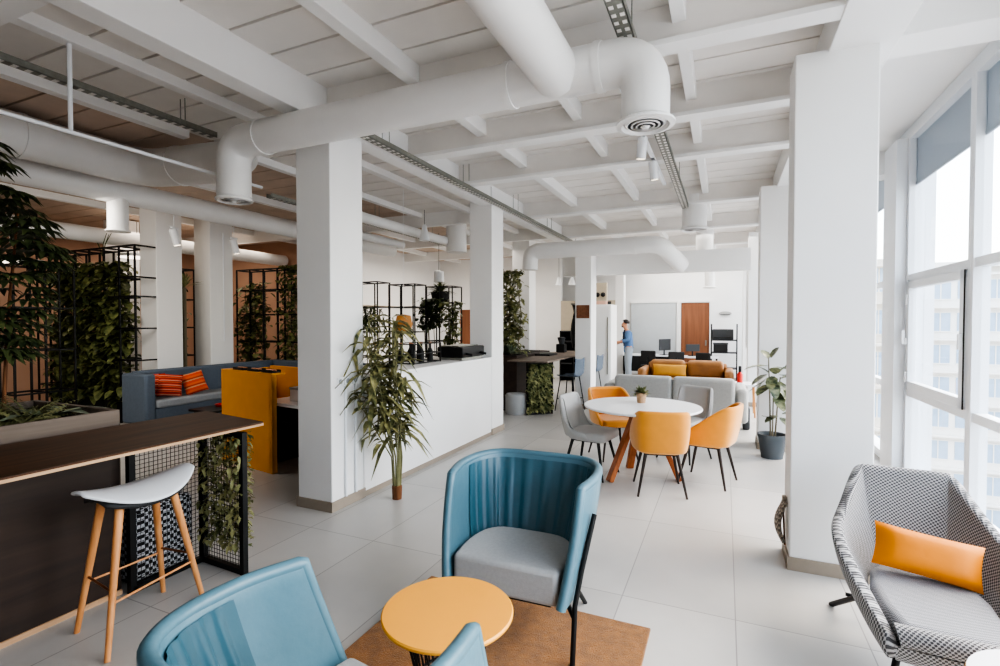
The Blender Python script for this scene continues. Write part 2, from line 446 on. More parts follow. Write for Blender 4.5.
# walls
struct('wall_back', MB().box(XL, XW+.2, YB, YB+.2, 0, ZD+.05), M['white'])
struct('wall_left', MB().box(XL-.2, XL, YF, YB+.2, 0, ZD+.05), M['tan'])
struct('wall_front', MB().box(XL-.2, XW+.2, YF-.2, YF, 0, ZD+.05), M['white'])
struct('wall_brown', MB().box(XL, -8.3, 9.0, 9.15, 0, ZD), M['tan'])
struct('wall_kitchen', MB().box(-8.45, -8.3, 9.15, 13.9, 0, ZD), M['white'])
struct('wall_kitchen_end', MB().box(-8.45, -4.3, 13.9, 14.05, 0, ZD), M['white'])
struct('wall_beige', MB().box(-4.3, -2.75, 13.9, 14.05, 0, 2.2), M['beige'])
struct('wall_bulkhead', MB().box(-2.9, .39, 9.5, 9.72, 2.49, 2.86), M['white'])
struct('trim_1', MB().box(-8.305, -8.25, 9.3, 13.85, 2.0, 2.03), M['beige'])
struct('baseboard_back', MB().box(-2.5, XW, YB-.015, YB, 0, .09), M['skirt'])

# window wall: posts, then one window per bay
ZT = 3.46
bays = [(-1.0, .45), (.45, 1.92), (1.92, 3.37), (3.37, 4.82), (4.82, 6.27), (6.72, 8.17), (8.17, 9.62), (9.62, 11.1), (11.5, 13.2), (13.2, 14.9)]
struct('wall_right', MB().box(XW, XW+.2, YF, YB+.2, ZT, ZD+.08).box(XW, XW+.2, YF, YB, 0, .06)
       .box(XW, XW+.2, YF, -1.0, 0, ZT).box(XW-.12, XW+.2, 6.28, 6.71, 0, ZD-.1).box(XW-.02, XW+.2, 11.1, 11.5, 0, ZT).box(XW, XW+.2, 14.9, YB+.2, 0, ZT), M['wframe'])
for i, (a, b) in enumerate(bays):
    f = MB(); w = .045
    for q in (a+.002, b-w-.002): f.box(XW-.03, XW+.07, q, q+w, .06, ZT)
    f.box(XW-.03, XW+.07, a+w, b-w, ZT-.05, ZT)
    f.box(XW-.03, XW+.07, a+w, b-w, .06, .12); f.box(XW-.02, XW+.06, a+w, b-w, 2.0, 2.07); f.box(XW-.02, XW+.06, a+w, b-w, .865, .935)
    wd = struct('window_%d' % (i+1), f, M['wframe'])
    for z0, z1 in ((2.07, ZT-.05), (.935, 2.0), (.12, .865)):
        if i == 4 and z0 == .935: continue
        MB().add([(XW+.02, a+w, z0), (XW+.02, b-w, z0), (XW+.02, b-w, z1), (XW+.02, a+w, z1)], [(3, 2, 1, 0)]).obj('pane', M['glass'], wd, smooth=False)
    if i == 4:                                       # the casement stands slightly open
        s = MB(); L = b-a-2*w-.01; H = 1.055
        for q in ((0, .075), (L-.075, L)): s.box(-.035, .03, q[0]-L, q[1]-L, 0, H)
        s.box(-.035, .03, -L, 0, 0, .08).box(-.035, .03, -L, 0, H-.07, H)
        so = s.obj('sash', M['wframe'], wd, smooth=False, bev=.004, loc=(XW-.005, b-w-.005, .94), rot=(0, 0, R(-.4)))
        MB().add([(0, -L+.055, .06), (0, -.055, .06), (0, -.055, H-.06), (0, -L+.055, H-.06)], [(3, 2, 1, 0)]).obj('pane', M['glass'], so, smooth=False)
        MB().box(-.036, -.028, -L-.010, -L, .0, H).obj('gap_strip', M['blackm'], so, smooth=False)  # black strip standing in for the dark gap beside the open sash
        h = MB().box(-.06, -.035, -L+.01, -L+.035, .45, .57)
        for zz in (.12, .88): h.box(-.05, -.034, -.05, -.03, zz-.05, zz+.05)
        h.box(-.052, -.035, -.05, -.02, .44, .5).box(-.075, -.05, -.04, -.028, .44, .58)
        h.obj('handle', M['tabwhite'], so, smooth=False, bev=.004)
    if 3 <= i <= 6:
        bl = MB().box(XW+.03, XW+.034, a+w, b-w, 2.97, ZT-.055).box(XW+.024, XW+.04, a+w, b-w, 2.95, 2.975)  # added grey sheet standing in for the reflecting soffit outside
        tag(bl.obj('pane_band', M['band'], smooth=False),
            {3: 'grey blind across the top of the window nearest the frame edge', 4: 'grey blind across the pane above the open casement',
             5: 'grey blind in the window just beyond the wide white post', 6: 'grey blind in the second window beyond the wide white post'}[i], 'band', 'grey bands in the window wall')

# exterior: seen hazy through the glass
struct('ground_outside', MB().box(3, 140, -60, 200, -24.2, -24), M['ground'])
def building(name, lab, loc, wdt, dep, z0, z1, m, fl, cols, winw):
    t = thing(name, lab, 'building', loc)
    wl = MB().box(0, wdt, 0, dep, z0, z1)
    k = z0+fl
    while k < z1-.5:
        wl.box(-.1, wdt+.1, -.7, 0, k-.12, k+.06); k += fl
    wl.obj('wall', m, t, smooth=False)
    MB().box(-.4, wdt+.4, -.9, dep+.2, z1, z1+.5).obj('roof', m, t, smooth=False)
    first = None; k = z0+fl; st = wdt/cols
    while k < z1-1.5:
        for c in range(cols):
            x = (c+.5)*st
            if first is None:
                f = MB().box(-winw/2, winw/2, -.06, .02, 0, 1.7)
                first = f.obj('window', M['facwin'], t, smooth=False); first.location = (x, 0, k+.75)
                w2 = MB().box(-winw/2-.08, winw/2+.08, -.1, -.05, -.1, 0).box(-.04, .04, -.1, -.05, 0, 1.7).box(-winw/2-.08, winw/2+.08, -.1, -.05, 1.7, 1.8).obj('window_frame', m, first, smooth=False)
            else:
                o = first.copy(); COL.objects.link(o); o.location = (x, 0, k+.75)
                c2 = w2.copy(); COL.objects.link(c2); c2.parent = o
        k += fl
    return t
building('apartment_block', 'pale apartment block with rows of bluish windows seen through the open casement', (13.4, 60, -24), 14, 10, 0, 30.6, M['concrete'], 3.0, 7, 1.5)
building('office_block', 'narrow sand coloured block seen just beyond the wide window post', (7.6, 44, -24), 3.2, 8, 0, 29.5, M['concrete2'], 3.0, 2, 1.0)
#@@SERVICES
# ------------------------------------------------------------------ ducts and ceiling services
def duct(lab, pts, r, rad=.3, outlets=(), name='ventilation_duct', group='round white ventilation ducts', seams=()):
    t = thing(name, lab, 'duct', tuple(pts[0]))
    o0 = V(pts[0])
    path = [p-o0 for p in fillet(pts, rad)]
    MB().tube(path, r, 28).obj('pipe', M['duct'], t)
    for p, ax in seams:
        p = V(p)-o0; ax = V(ax)*.02
        MB().tube([p-ax, p+ax], r+.008, 28).obj('collar', M['duct'], t)
    return t
def diffuser(t, c, r, fl=1.28, cone=True):
    o0 = t.location; c = V(c)-o0
    MB().lathe([(r*.98, .06), (r*1.0, .02), (r*fl, 0), (r*fl, -.012), (r*1.02, -.02), (r*.96, -.005), (r*.96, .05)], c, 36).obj('flange', M['duct'], t)
    MB().lathe([(r*.95, .045), (0.0, .045)], c, 36).obj('throat', M['blackm'], t)
    for k in range(4):
        a = r*(.80-.2*k)
        MB().lathe([(a, -.012-.004*k), (a+.012, .0), (a-.01, .03), (a-.022, .03), (a-.008, -.012-.004*k)], c, 32).obj('louvre_ring', M['duct'], t)
    MB().lathe([(r*.2, 0), (r*.14, -.03), (0.001, -.035)], c, 24).obj('centre_cone', M['duct'], t)

D1 = duct('long white round duct crossing the room, with a round outlet at each end',
          [(-3.74, 2.95, 2.64), (-3.74, 2.95, 3.085), (-.42, 2.95, 3.085), (-.42, 2.95, 2.74)], .132, .19,
          seams=[((-1.24, 2.95, 3.085), (1, 0, 0)), ((-.68, 2.95, 3.085), (1, 0, 0)), ((-3.4, 2.95, 3.085), (1, 0, 0))])
diffuser(D1, (-.42, 2.95, 2.72), .130, 1.24); diffuser(D1, (-3.74, 2.95, 2.62), .125, 1.15)
D2 = duct('big white round duct coming from the top edge and joining the cross duct', [(-.93, YF+.02, 3.075), (-.93, 2.9, 3.075)], .14, .1,
          seams=[((-.93, 1.6, 3.075), (0, 1, 0))])
D3 = duct('wide white duct along the upper left that turns towards the near column',
          [(-5.9, YF+.02, 3.30), (-5.9, 3.55, 3.30), (-4.7, 3.55, 3.22)], .2, .3, seams=[((-5.9, 2.45, 3.30), (0, 1, 0)), ((-5.3, 3.55, 3.26), (1, 0, 0))])
MB().tube([(1.2, 7.53, -.08), (1.65, 7.4, -.12), (2.05, 7.1, -.2)], [.2, .16, .12], 24).obj('reducer', M['duct'], D3)
D4 = duct('white duct below the wide left one with a drop outlet', [(-6.5, YF+.02, 3.12), (-6.5, 8.9, 3.12)], .135, .1)
MB().tube([(0, 7.57, -.05), (0, 7.57, -.45)], .105, 24).obj('drop', M['duct'], D4)
MB().lathe([(.085, 0), (.125, 0), (.125, -.012), (.085, -.012)], (0, 7.57, -.45), 24).obj('flange', M['duct'], D4)
D5 = duct('lowest thin white duct at the far left above the foliage', [(-9.6, YF+.02, 3.05), (-9.6, 8.9, 3.05)], .13, .1)
MB().tube([(0, 7.95, -.05), (0, 7.95, -.31)], .12, 24).obj('drop', M['duct'], D5)
D6 = duct('far white duct crossing before the bulkhead with a drop outlet at its left',
          [(-3.3, 8.75, 2.56), (-3.3, 8.75, 2.90), (-1.0, 8.75, 2.90), (-.72, 9.4, 2.6)], .145, .2, seams=[((-1.4, 8.75, 2.90), (1, 0, 0))])
D7 = duct('white drop duct with a round outlet hanging beyond the tray', [(-.42, 7.85, 3.42), (-.42, 7.85, 2.95)], .17, .05, name='ventilation_outlet', group='hanging drop ducts')
diffuser(D7, (-.42, 7.85, 2.95), .17, 1.15)
D8 = duct('white drop duct behind the first hanging one', [(-.36, 10.1, 3.42), (-.36, 10.1, 2.66)], .15, .05, name='ventilation_outlet', group='hanging drop ducts')
diffuser(D8, (-.36, 10.1, 2.66), .15, 1.15)
D9 = duct('small white drop duct farthest down the room', [(-.33, 12.6, 3.5), (-.33, 12.6, 2.4)], .11, .05, name='ventilation_outlet', group='hanging drop ducts')
diffuser(D9, (-.33, 12.6, 2.4), .11, 1.3)
D10 = duct('thin white pipe running above the kitchen', [(-4.75, 5.3, 3.1), (-4.75, 8.6, 3.1)], .075, .1)
D11 = duct('second thin white pipe lower above the kitchen', [(-5.6, 6.1, 3.06), (-5.6, 8.0, 3.06)], .07, .1)
D12 = duct('short fat white drop duct above the kitchen beside the second left column', [(-4.6, 8.3, 3.42), (-4.6, 8.3, 2.9)], .19, .05, name='ventilation_outlet', group='hanging drop ducts')

def tray(lab, x, y0, y1, z, w):
    t = thing('cable_tray', lab, 'cable tray', (x, y0, z), 0, 'perforated cable trays')
    b = MB().box(-w/2, w/2, 0, y1-y0, 0, .004).box(-w/2, -w/2+.004, 0, y1-y0, 0, .05).box(w/2-.004, w/2, 0, y1-y0, 0, .05)
    s = b.mark(); y = .05
    while y < y1-y0:
        for q in (-.25, .25):
            s.box(q*w-.012, q*w+.012, y, y+.03, -.002, 0.001)
        y += .075
    b.obj('channel', [M['steel'], M['ceil']], t, smooth=False)
    y = .5
    while y < y1-y0:
        for q in (-1, 1): MB().tube([(q*w/2, y, .02), (q*w/2, y, ZD-z)], .004, 6).obj('hanger', M['steel'], t)
        y += 1.6
    return t
tray('grey perforated cable tray running from the top edge past the round outlet', -.535, YF, 8.4, 3.235, .09)
tray('grey cable tray passing in front of the second left column', -2.91, 3.4, 12.0, 3.225, .08)
tray('dark grey cable tray high on the left beyond the deep beam', -4.3, YF, 3.2, 3.29, .06)
tray('grey cable tray over the kitchen corner', -5.1, 4.5, 9.0, 3.12, .08)

def spot(lab, loc, tilt, grp, s=1.):
    t = thing('track_spotlight', lab, 'spotlight', loc, 0, grp)
    MB().box(-.02, .02, -.06, .06, 0, .03).obj('adapter', M['tabwhite'], t, smooth=False, bev=.004)
    MB().tube([(0, 0, 0), (0, 0, -.07)], .012, 10).obj('arm', M['tabwhite'], t)
    a = V((sin(tilt), .25, -cos(tilt))).normalized()
    p = V((0, 0, -.07))
    hd = MB().tube([p-a*.05*s, p+a*.13*s], .042*s, 20).obj('head', M['tabwhite'], t)
    MB().tube([p+a*.128*s, p+a*.132*s], .034*s, 20).obj('lens', M['lampw'], t)
    return t
tr = MB().box(-.70, -.665, 3.6, 6.4, 3.25, 3.28)
tag(tr.obj('light_track', M['tabwhite'], smooth=False), 'white light track beside the perforated cable tray', 'light track')
spot('white spotlight nearer of two on the track by the tray', (-.683, 4.62, 3.25), R(-8), 'spotlights on the ceiling track')
spot('white spotlight farther of two on the track by the tray', (-.683, 5.35, 3.25), R(6), 'spotlights on the ceiling track')
for k, (x, y, lab) in enumerate([(-7.5, 4.9, 'white spotlight hanging left of the conduit column'), (-7.5, 5.9, 'white spotlight hanging right of the conduit column'), (-7.5, 7.4, 'white spotlight before the brown wall'), (-6.9, 8.1, 'white spotlight hidden half behind the near left column')]):
    s_ = spot(lab, (x, y, 2.98), R(4), 'spotlights over the sofa corner', 1.3)
    MB().tube([(0, 0, .03), (0, 0, ZD-2.98-.12)], .006, 6).obj('rod', M['tabwhite'], s_)
def pend(lab, x, y, z, r0, r1, h, grp):
    t = thing('pendant_lamp', lab, 'lamp', (x, y, z), 0, grp)
    MB().lathe([(r1, 0), (r1, .01), (r0, h), (.02, h+.02), (.018, h+.01), (r0-.01, h-.01), (r1-.01, .01)], (0, 0, 0), 24).obj('shade', M['tabwhite'], t)
    MB().tube([(0, 0, h+.01), (0, 0, ZD-z-.1)], .004, 6).obj('cord', M['blackm'], t)
    MB().lathe([(.03, .05), (.035, .03), (.0, .0)], (0, 0, .02), 12).obj('bulb', M['lampw'], t)
    return t
pend('white conical pendant lamp above the kitchen', -4.5, 7.05, 2.93, .035, .085, .24, 'white lamps over the kitchen')
pend('white cylinder pendant lamp above the hanging plant rack', -5.4, 9.0, 2.42, .10, .11, .22, 'white lamps over the kitchen')
def disc(lab, x, y, z, r):
    t = thing('disc_lamp', lab, 'lamp', (x, y, z), 0, 'glowing disc lamps at the far left')
    MB().lathe([(r, 0), (r, .05), (r*.3, .07), (.01, .07)], (0, 0, 0), 32).obj('shade', M['tabwhite'], t)
    MB().lathe([(0.001, -.004), (r*.96, -.004), (r*.97, 0.002)], (0, 0, 0), 32).obj('diffuser', M['lampd'], t)
    MB().tube([(0, 0, .07), (0, 0, ZD-z-.1)], .004, 6).obj('cord', M['blackm'], t)
disc('glowing flat disc lamp above the far left racks', -10.9, 4.5, 2.6, .33)
disc('glowing flat disc lamp beside the white column', -9.85, 5.75, 2.78, .3)
t = thing('hanging_pipe', 'thin white pipe hung from a vertical rod along the wide left duct', 'pipe', (-4.0, 0, 2.868))
MB().tube([(0, YF+.02, 0), (0, 3.45, 0)], .014, 10).obj('pipe', M['tabwhite'], t)
for y_ in (-1.0, 1.93): MB().tube([(.0, y_, .01), (.0, y_, .585)], .014, 10).obj('rod', M['tabwhite'], t)
# conduits on columns
def conduit(lab, pts, r=.008):
    tag(MB().tube(pts, r, 8).obj('conduit', M['tabwhite']), lab, 'conduit')
conduit('thin white conduit, first on the side of the column by the cane plant', [(-2.988, 3.42, .09), (-2.988, 3.42, 1.05)], .012)
conduit('thin white conduit, second on the side of the column by the cane plant', [(-2.988, 3.55, .09), (-2.988, 3.55, 1.05)], .012)
conduit('grey conduit hanging down the column behind the sofa', [(-8.285, 6.3, 1.25), (-8.285, 6.3, 3.2)], .012)
conduit('dark conduit down the third right column', [(.38, 10.75, 1.1), (.38, 10.75, 2.7)], .02)
for k, yy in enumerate((3.36, 3.45, 3.55)):
    t = thing('wall_socket', ['leftmost of three white sockets on the column by the cane plant', 'middle of three white sockets on the column by the cane plant', 'rightmost of three white sockets on the column by the cane plant'][k], 'socket', (-3.0, yy, 1.09), 0, 'sockets on the column')
    MB().box(0, .012, -.035, .035, -.035, .035).obj('plate', M['tabwhite'], t, smooth=False, bev=.004)
    MB().lathe([(.022, 0), (.022, .004), (0.001, .003)], (0, 0, 0), 16).obj('face', M['greyf'], t, rot=(0, R(90), 0), loc=(.012, 0, 0))
#@@FURN
# ------------------------------------------------------------------ shells and chairs
def spl(tab, u):                                     # smooth interpolation of (u, x, y, z...) rows
    n = len(tab)
    i = 0
    while i < n-2 and u > tab[i+1][0]: i += 1
    t = (u-tab[i][0])/(tab[i+1][0]-tab[i][0])
    p0 = tab[max(i-1, 0)]; p1 = tab[i]; p2 = tab[i+1]; p3 = tab[min(i+2, n-1)]
    out = []
    for k in range(1, len(p1)):
        a, b, c, d_ = p0[k], p1[k], p2[k], p3[k]
        m1 = (c-a)/2; m2 = (d_-b)/2
        out.append((2*t**3-3*t**2+1)*b+(t**3-2*t**2+t)*m1+(-2*t**3+3*t**2)*c+(t**3-t**2)*m2)
    return out
def mirror(tab):                                     # rows for u in 0..1 -> -1..1
    return [(-r[0], -r[1], *r[2:]) for r in tab[::-1] if r[0] > 0]+list(tab)
def shell_fn(rim, base, bulge=0.):
    rim, base = mirror(rim), mirror(base)
    def fn(u, v):
        a = spl(rim, 2*u-1); b = spl(base, 2*u-1)
        p = V(b).lerp(V(a), v)
        n = V((p.x, p.y, 0))
        if n.length > 1e-5: n.normalize()
        return p+n*bulge*sin(pi*v)
    return fn

# teal tub chair: faces -Y
def make_tub():
    t = thing('tub_chair', 'teal leather tub chair with grey seat facing the camera behind the yellow table', 'chair', (0, 0, 0), 0, 'teal tub chairs around the yellow table')
    rim = [(0, 0, .465, .795), (.16, .195, .46, .795), (.28, .30, .415, .795), (.42, .365, .30, .795), (.65, .38, .12, .795), (1, .35, -.06, .79)]
    base = [(0, 0, .27, .275), (.16, .15, .265, .275), (.28, .225, .235, .275), (.42, .285, .15, .275), (.65, .31, -.02, .275), (1, .295, -.22, .275)]
    fn = shell_fn(rim, base, .012)
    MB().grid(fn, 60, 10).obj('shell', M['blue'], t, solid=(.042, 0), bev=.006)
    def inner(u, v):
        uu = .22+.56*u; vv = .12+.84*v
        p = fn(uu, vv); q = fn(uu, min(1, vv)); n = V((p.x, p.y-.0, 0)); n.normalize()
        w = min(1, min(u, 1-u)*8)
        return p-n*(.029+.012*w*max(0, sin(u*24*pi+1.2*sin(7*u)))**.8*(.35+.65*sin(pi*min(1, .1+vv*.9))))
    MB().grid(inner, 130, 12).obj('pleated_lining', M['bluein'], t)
    edge = [fn(0, v/8) for v in range(8)]+[fn(i/60, 1) for i in range(61)]+[fn(1, 1-v/8) for v in range(1, 9)]
    edge = [p+V((0, 0, .0)) for p in edge]
    MB().tube(edge, .0235, 10).obj('piping', M['blue'], t)
    b2 = mirror(base)
    pts = [spl(b2, -1+2*i/30) for i in range(31)]
    poly = [(p[0]*.92, p[1]*.9+.0) for p in pts]
    c = MB(); 
    c.prism(poly, .262, .43); c.obj('seat', M['greyf'], t, bev=.03, segs=4)
    MB().prism([(x*.85, y*.85) for x, y in poly], .248, .27).obj('seat_base', M['blackm'], t)
    for s in (-1, 1):
        MB().tube([(s*.405, -.0, .66), (s*.365, -.10, .42), (s*.345, -.15, .27), (s*.345, -.20, 0)], .0125, 10).obj('leg', M['black'], t)
        MB().tube([(s*.345, -.165, .22), (s*.22, .03, .255), (s*.24, .16, .25), (s*.28, .37, 0)], .0125, 10).obj('leg', M['black'], t)
    MB().tube([(-.22, .03, .255), (.22, .03, .255)], .011, 8).obj('crossbar', M['black'], t)
    return t
tub = make_tub(); tub.location = (-.98, 2.41, 0); tub.rotation_euler = (0, 0, R(2))
dup(tub, (-.955, 1.155, 0), R(172), 'teal leather tub chair cut by the bottom edge, seen from behind', 'teal tub chairs around the yellow table')

# yellow round table on black wire foot
t = thing('side_table', 'round mustard side table on black wire base standing on the rug', 'table', (-.96, 1.66, 0))
MB().lathe([(.01, .478), (.22, .478), (.247, .484), (.251, .489), (.251, .496), (.246, .501), (.01, .501)], (0, 0, 0), 64).obj('tabletop', M['ytop'], t)
w = MB()
for k in range(40):
    a = 2*pi*k/40; b_ = a+.12
    w.tube([(.165*cos(a), .165*sin(a), .455), (.115*cos(b_), .115*sin(b_), .24), (.155*cos(a+.24), .155*sin(a+.24), .02)], .0035, 6)
w.obj('wire_cage', M['black'], t)
rg = MB()
for r_, z_ in ((.165, .455), (.115, .24), (.155, .018)):
    rg.tube([(r_*cos(2*pi*k/32), r_*sin(2*pi*k/32), z_) for k in range(32)], .006, 8, closed=True)
rg.obj('ring', M['black'], t)
tag(MB().box(-1.665, -.338, -.1, 2.675, .0, .014).obj('rug', M['rug'], bev=.005), 'ochre brown pile rug under the yellow table', 'rug')

# houndstooth armchair: faces -Y
t = thing('lounge_armchair', 'black and white houndstooth lounge armchair beside the big white column', 'chair', (.845, 2.86, 0), R(-4))
rim = [(0, 0, .48, .82), (.17, .17, .475, .82), (.23, .20, .46, .805), (.40, .265, .30, .68), (.52, .31, .18, .60), (.60, .325, .06, .575), (.70, .312, -.06, .53), (.85, .25, -.24, .43), (1, .185, -.42, .335)]
base = [(0, 0, .26, .31), (.17, .11, .255, .315), (.23, .14, .24, .32), (.40, .19, .15, .335), (.52, .215, .06, .335), (.60, .22, -.02, .325), (.70, .22, -.10, .305), (.85, .205, -.26, .275), (1, .175, -.42, .265)]
fn = shell_fn(rim, base, .022)
arc = [0]; NA = 120
for i in range(NA): arc.append(arc[-1]+(fn((i+1)/NA, .6)-fn(i/NA, .6)).length)
def auv(u, v):
    k = min(NA-1, int(u*NA)); a_ = arc[k]+(arc[k+1]-arc[k])*(u*NA-k)
    return (a_, v*(fn(u, 1)-fn(u, 0)).length)
MB().grid(fn, 60, 12, auv).obj('shell', M['hound'], t, solid=(.055, -.3), sub=1)
b2 = mirror(base); poly = [spl(b2, -1+2*i/30)[:2] for i in range(31)]
fr = MB().prism([(x*.9, y*.97) for x, y in poly], .245, .31); fr.uv = {i: (p[0]+p[2], p[1]+p[2]) for i, p in enumerate(fr.v)}
fr.obj('seat_frame', M['hound'], t, bev=.03, segs=4)
sp = [(-.165, -.43), (.165, -.43), (.205, -.25), (.215, -.05), (.19, .12), (.12, .22), (-.12, .22), (-.19, .12), (-.215, -.05), (-.205, -.25)]
c = MB().prism(sp, .30, .40); c.uv = {i: (p[0], p[1]+p[2]) for i, p in enumerate(c.v)}
c.obj('seat', M['houndo'], t, bev=.035, segs=4)
def roll(u, v):
    a = -.6+2.9*v; x = (2*u-1)*(.178+.01*cos(a)); return (x, -.415-.038*sin(a)-.012*(1-(2*u-1)**2), .352+.044*cos(a)+.004*(1-(2*u-1)**2))
MB().grid(roll, 24, 12, lambda u, v: (u*.36, v*.14)).obj('seat_front', M['hound'], t)
def lip(u, v): x = (2*u-1)*(.19-.012*v); return (x, -.435-.012*(1-(2*u-1)**2)+.05*v*v, .318-.085*v)
MB().grid(lip, 24, 8, lambda u, v: (u*.38, v*.09)).obj('front_panel', M['hound'], t)
for s in (-1, 1):
    MB().tube([(s*.15, -.30, .245), (s*.20, -.36, 0)], .014, 10).obj('leg', M['black'], t)
    MB().tube([(s*.17, .12, .27), (s*.315, .46, 0)], .014, 10).obj('leg', M['black'], t)
MB().tube([(-.26, .365, .12), (.26, .365, .12)], .010, 8).obj('stretcher', M['black'], t)
p = MB().pillow(.405, .20, .12).obj('lumbar_pillow', M['ypil'], loc=(.868, 2.94, .51), rot=(R(-24), R(6), R(-8)))
tag(p, 'mustard satin lumbar pillow leaning on the houndstooth armchair', 'pillow')

# corner of a second small table at the bottom right
t = thing('coffee_table', 'small round table with pale top cut by the bottom right corner', 'table', (1.0, 2.1, 0))
MB().lathe([(.01, .43), (.01, .429), (.25, .429), (.257, .432), (.257, .437), (.01, .437)], (0, 0, 0), 56).obj('tabletop', M['tabwhite'], t)
MB().lathe([(.01, .40), (.25, .40), (.262, .408), (.262, .425), (.257, .431), (.01, .431)], (0, 0, 0), 56).obj('edge_band', M['ytop'], t)
for k in range(3):
    a = 2*pi*k/3+.5; MB().tube([(.13*cos(a), .13*sin(a), .40), (.2*cos(a), .2*sin(a), 0)], .014, 8, r2=.010).obj('leg', M['beech'], t)

# dining table
t = thing('dining_table', 'round white dining table on orange oak trestle legs', 'table', (-.77, 5.28, 0))
MB().lathe([(.01, .725), (.56, .725), (.578, .732), (.58, .742), (.575, .75), (.01, .75)], (0, 0, 0), 72).obj('tabletop', M['tabwhite'], t)
for a in (R(10), R(118), R(222)):
    MB().bar((.37*cos(a), .37*sin(a), 0), (.06*cos(a), .06*sin(a), .71), .075, .05).obj('leg', M['trestle'], t, smooth=False, bev=.004)
MB().box(-.16, .16, -.16, .16, .70, .725).obj('underframe', M['trestle'], t, smooth=False)
t = thing('succulent_pot', 'small succulent in a sandy pot on the dining table', 'plant', (-.80, 5.45, .75))
MB().lathe([(.01, 0), (.042, 0), (.055, .10), (.055, .105), (.047, .105), (.04, .08)], (0, 0, 0), 24).obj('pot', M['plyedge'], t)
f = MB()
for k in range(60):
    a = random.uniform(0, 2*pi); el = random.uniform(.1, 1.4)
    f.leaf((.02*cos(a), .02*sin(a), .09), (cos(a)*cos(el), sin(a)*cos(el), sin(el)), random.uniform(.07, .13), .034, .25)
f.obj('foliage', M['leafm'], t)

# mustard dining armchair: faces -Y
def make_dining(lab, m, mi, arms=True):
    t = thing('dining_chair', lab, 'chair', (0, 0, 0), 0, 'dining chairs around the round white table')
    if arms:
        rim = [(0, 0, .275, .80), (.25, .165, .255, .80), (.42, .225, .17, .78), (.62, .245, -.02, .64), (.8, .245, -.14, .55), (1, .235, -.24, .475)]
        base = [(0, 0, .20, .40), (.25, .15, .19, .40), (.42, .20, .13, .40), (.62, .225, .0, .40), (.8, .225, -.12, .40), (1, .215, -.23, .40)]
    else:
        rim = [(0, 0, .27, .83), (.3, .16, .26, .83), (.5, .205, .22, .80), (.7, .225, .17, .62), (.85, .225, .10, .50), (1, .215, -.05, .46)]
        base = [(0, 0, .19, .41), (.3, .14, .185, .41), (.5, .175, .15, .41), (.7, .195, .10, .41), (.85, .205, .02, .41), (1, .205, -.10, .41)]
    fn = shell_fn(rim, base, .012)
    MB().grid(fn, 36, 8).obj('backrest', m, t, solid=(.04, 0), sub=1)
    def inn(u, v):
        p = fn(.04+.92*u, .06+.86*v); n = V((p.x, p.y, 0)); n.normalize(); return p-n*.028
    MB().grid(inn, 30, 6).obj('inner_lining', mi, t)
    poly = [(-.20, -.26), (.20, -.26), (.225, -.2), (.225, 0), (.19, .14), (.12, .185), (-.12, .185), (-.19, .14), (-.225, 0), (-.225, -.2)]
    MB().prism(poly, .385, .475).obj('seat', m, t, bev=.03, segs=4)
    MB().box(-.15, .15, -.17, .13, .368, .388).obj('seat_frame', M['black'], t, smooth=False)
    for sx in (-1, 1):
        for sy, yo in ((-1, -.16), (1, .12)):
            MB().tube([(sx*.14, yo, .385), (sx*.215, yo+sy*.085, 0)], .017, 10, r2=.010).obj('leg', M['walnutd'] if arms else M['blackm'], t)
    return t
dc = make_dining('mustard dining chair nearest the camera with its rounded back turned', M['yfab'], M['yint'])
dc.location = (-.555, 4.95, 0); dc.rotation_euler = (0, 0, R(194))
dup(dc, (-.13, 5.44, 0), R(-104), 'mustard dining chair at the right side of the white table')
dup(dc, (-1.22, 6.02, 0), R(35), 'mustard dining chair behind the white table on the left')
gc = make_dining('pale grey side chair at the left of the white table', M['pale'], M['pale'], False)
gc.location = (-1.30, 5.22, 0); gc.rotation_euler = (0, 0, R(80))
dup(gc, (-.42, 6.28, 0), R(-28), 'pale grey dining chair behind the white table on the right')

# ------------------------------------------------------------------ bar with stool
t = thing('bar_table', 'long dark walnut bar table with black mesh end frame', 'bar table', (-3.2, 1.5, 0))
L_ = lambda x, y: (x+3.2, y-1.5)
top = [L_(-3.56, -2.0), L_(-2.75, -2.0), L_(-2.745, 2.36), L_(-3.47, 2.48)]
MB().prism(top, .94, .95).obj('tabletop', M['walnut'], t, smooth=False)
MB().prism([(x*1.001+(.003 if x > 0 else -.003), y*1.001) for x, y in top], .926, .9405).obj('edge_band', M['plyedge'], t, smooth=False)
MB().box(-.32, -.03, -3.5, .27, .03, .926).obj('front_panel', M['walnutd'], t, smooth=False)
MB().box(-.31, -.02, -3.5, .27, .0, .03).obj('plinth', M['plyedge'], t, smooth=False)
def frame_panel(a, b, lab, mesh_to=0.):
    a, b = V(a), V(b); w = .035
    f = MB()
    for q in (a, b): f.bar((q.x, q.y, 0), (q.x, q.y, .905), w)
    f.bar((a.x, a.y, .02), (b.x, b.y, .02), w); f.bar((a.x, a.y, .885), (b.x, b.y, .885), w)
    fo = f.obj('end_frame', M['black'], t, smooth=False)
    g = MB(); n = int((b-a).length/.026)
    for k in range(1, n):
        q = a.lerp(b, k/n); g.tube([(q.x, q.y, .03), (q.x, q.y, .88)], .0017, 5)
    for k in range(1, 33):
        z = .03+.85*k/33; g.tube([(a.x, a.y, z), (b.x, b.y, z)], .0017, 5)
    g.obj('wire_mesh', M['black'], fo)
frame_panel((.02, .30, 0), (.02, .745, 0), 'side')
frame_panel((.03, .745, 0), (.43, .725, 0), 'end')
f = MB()
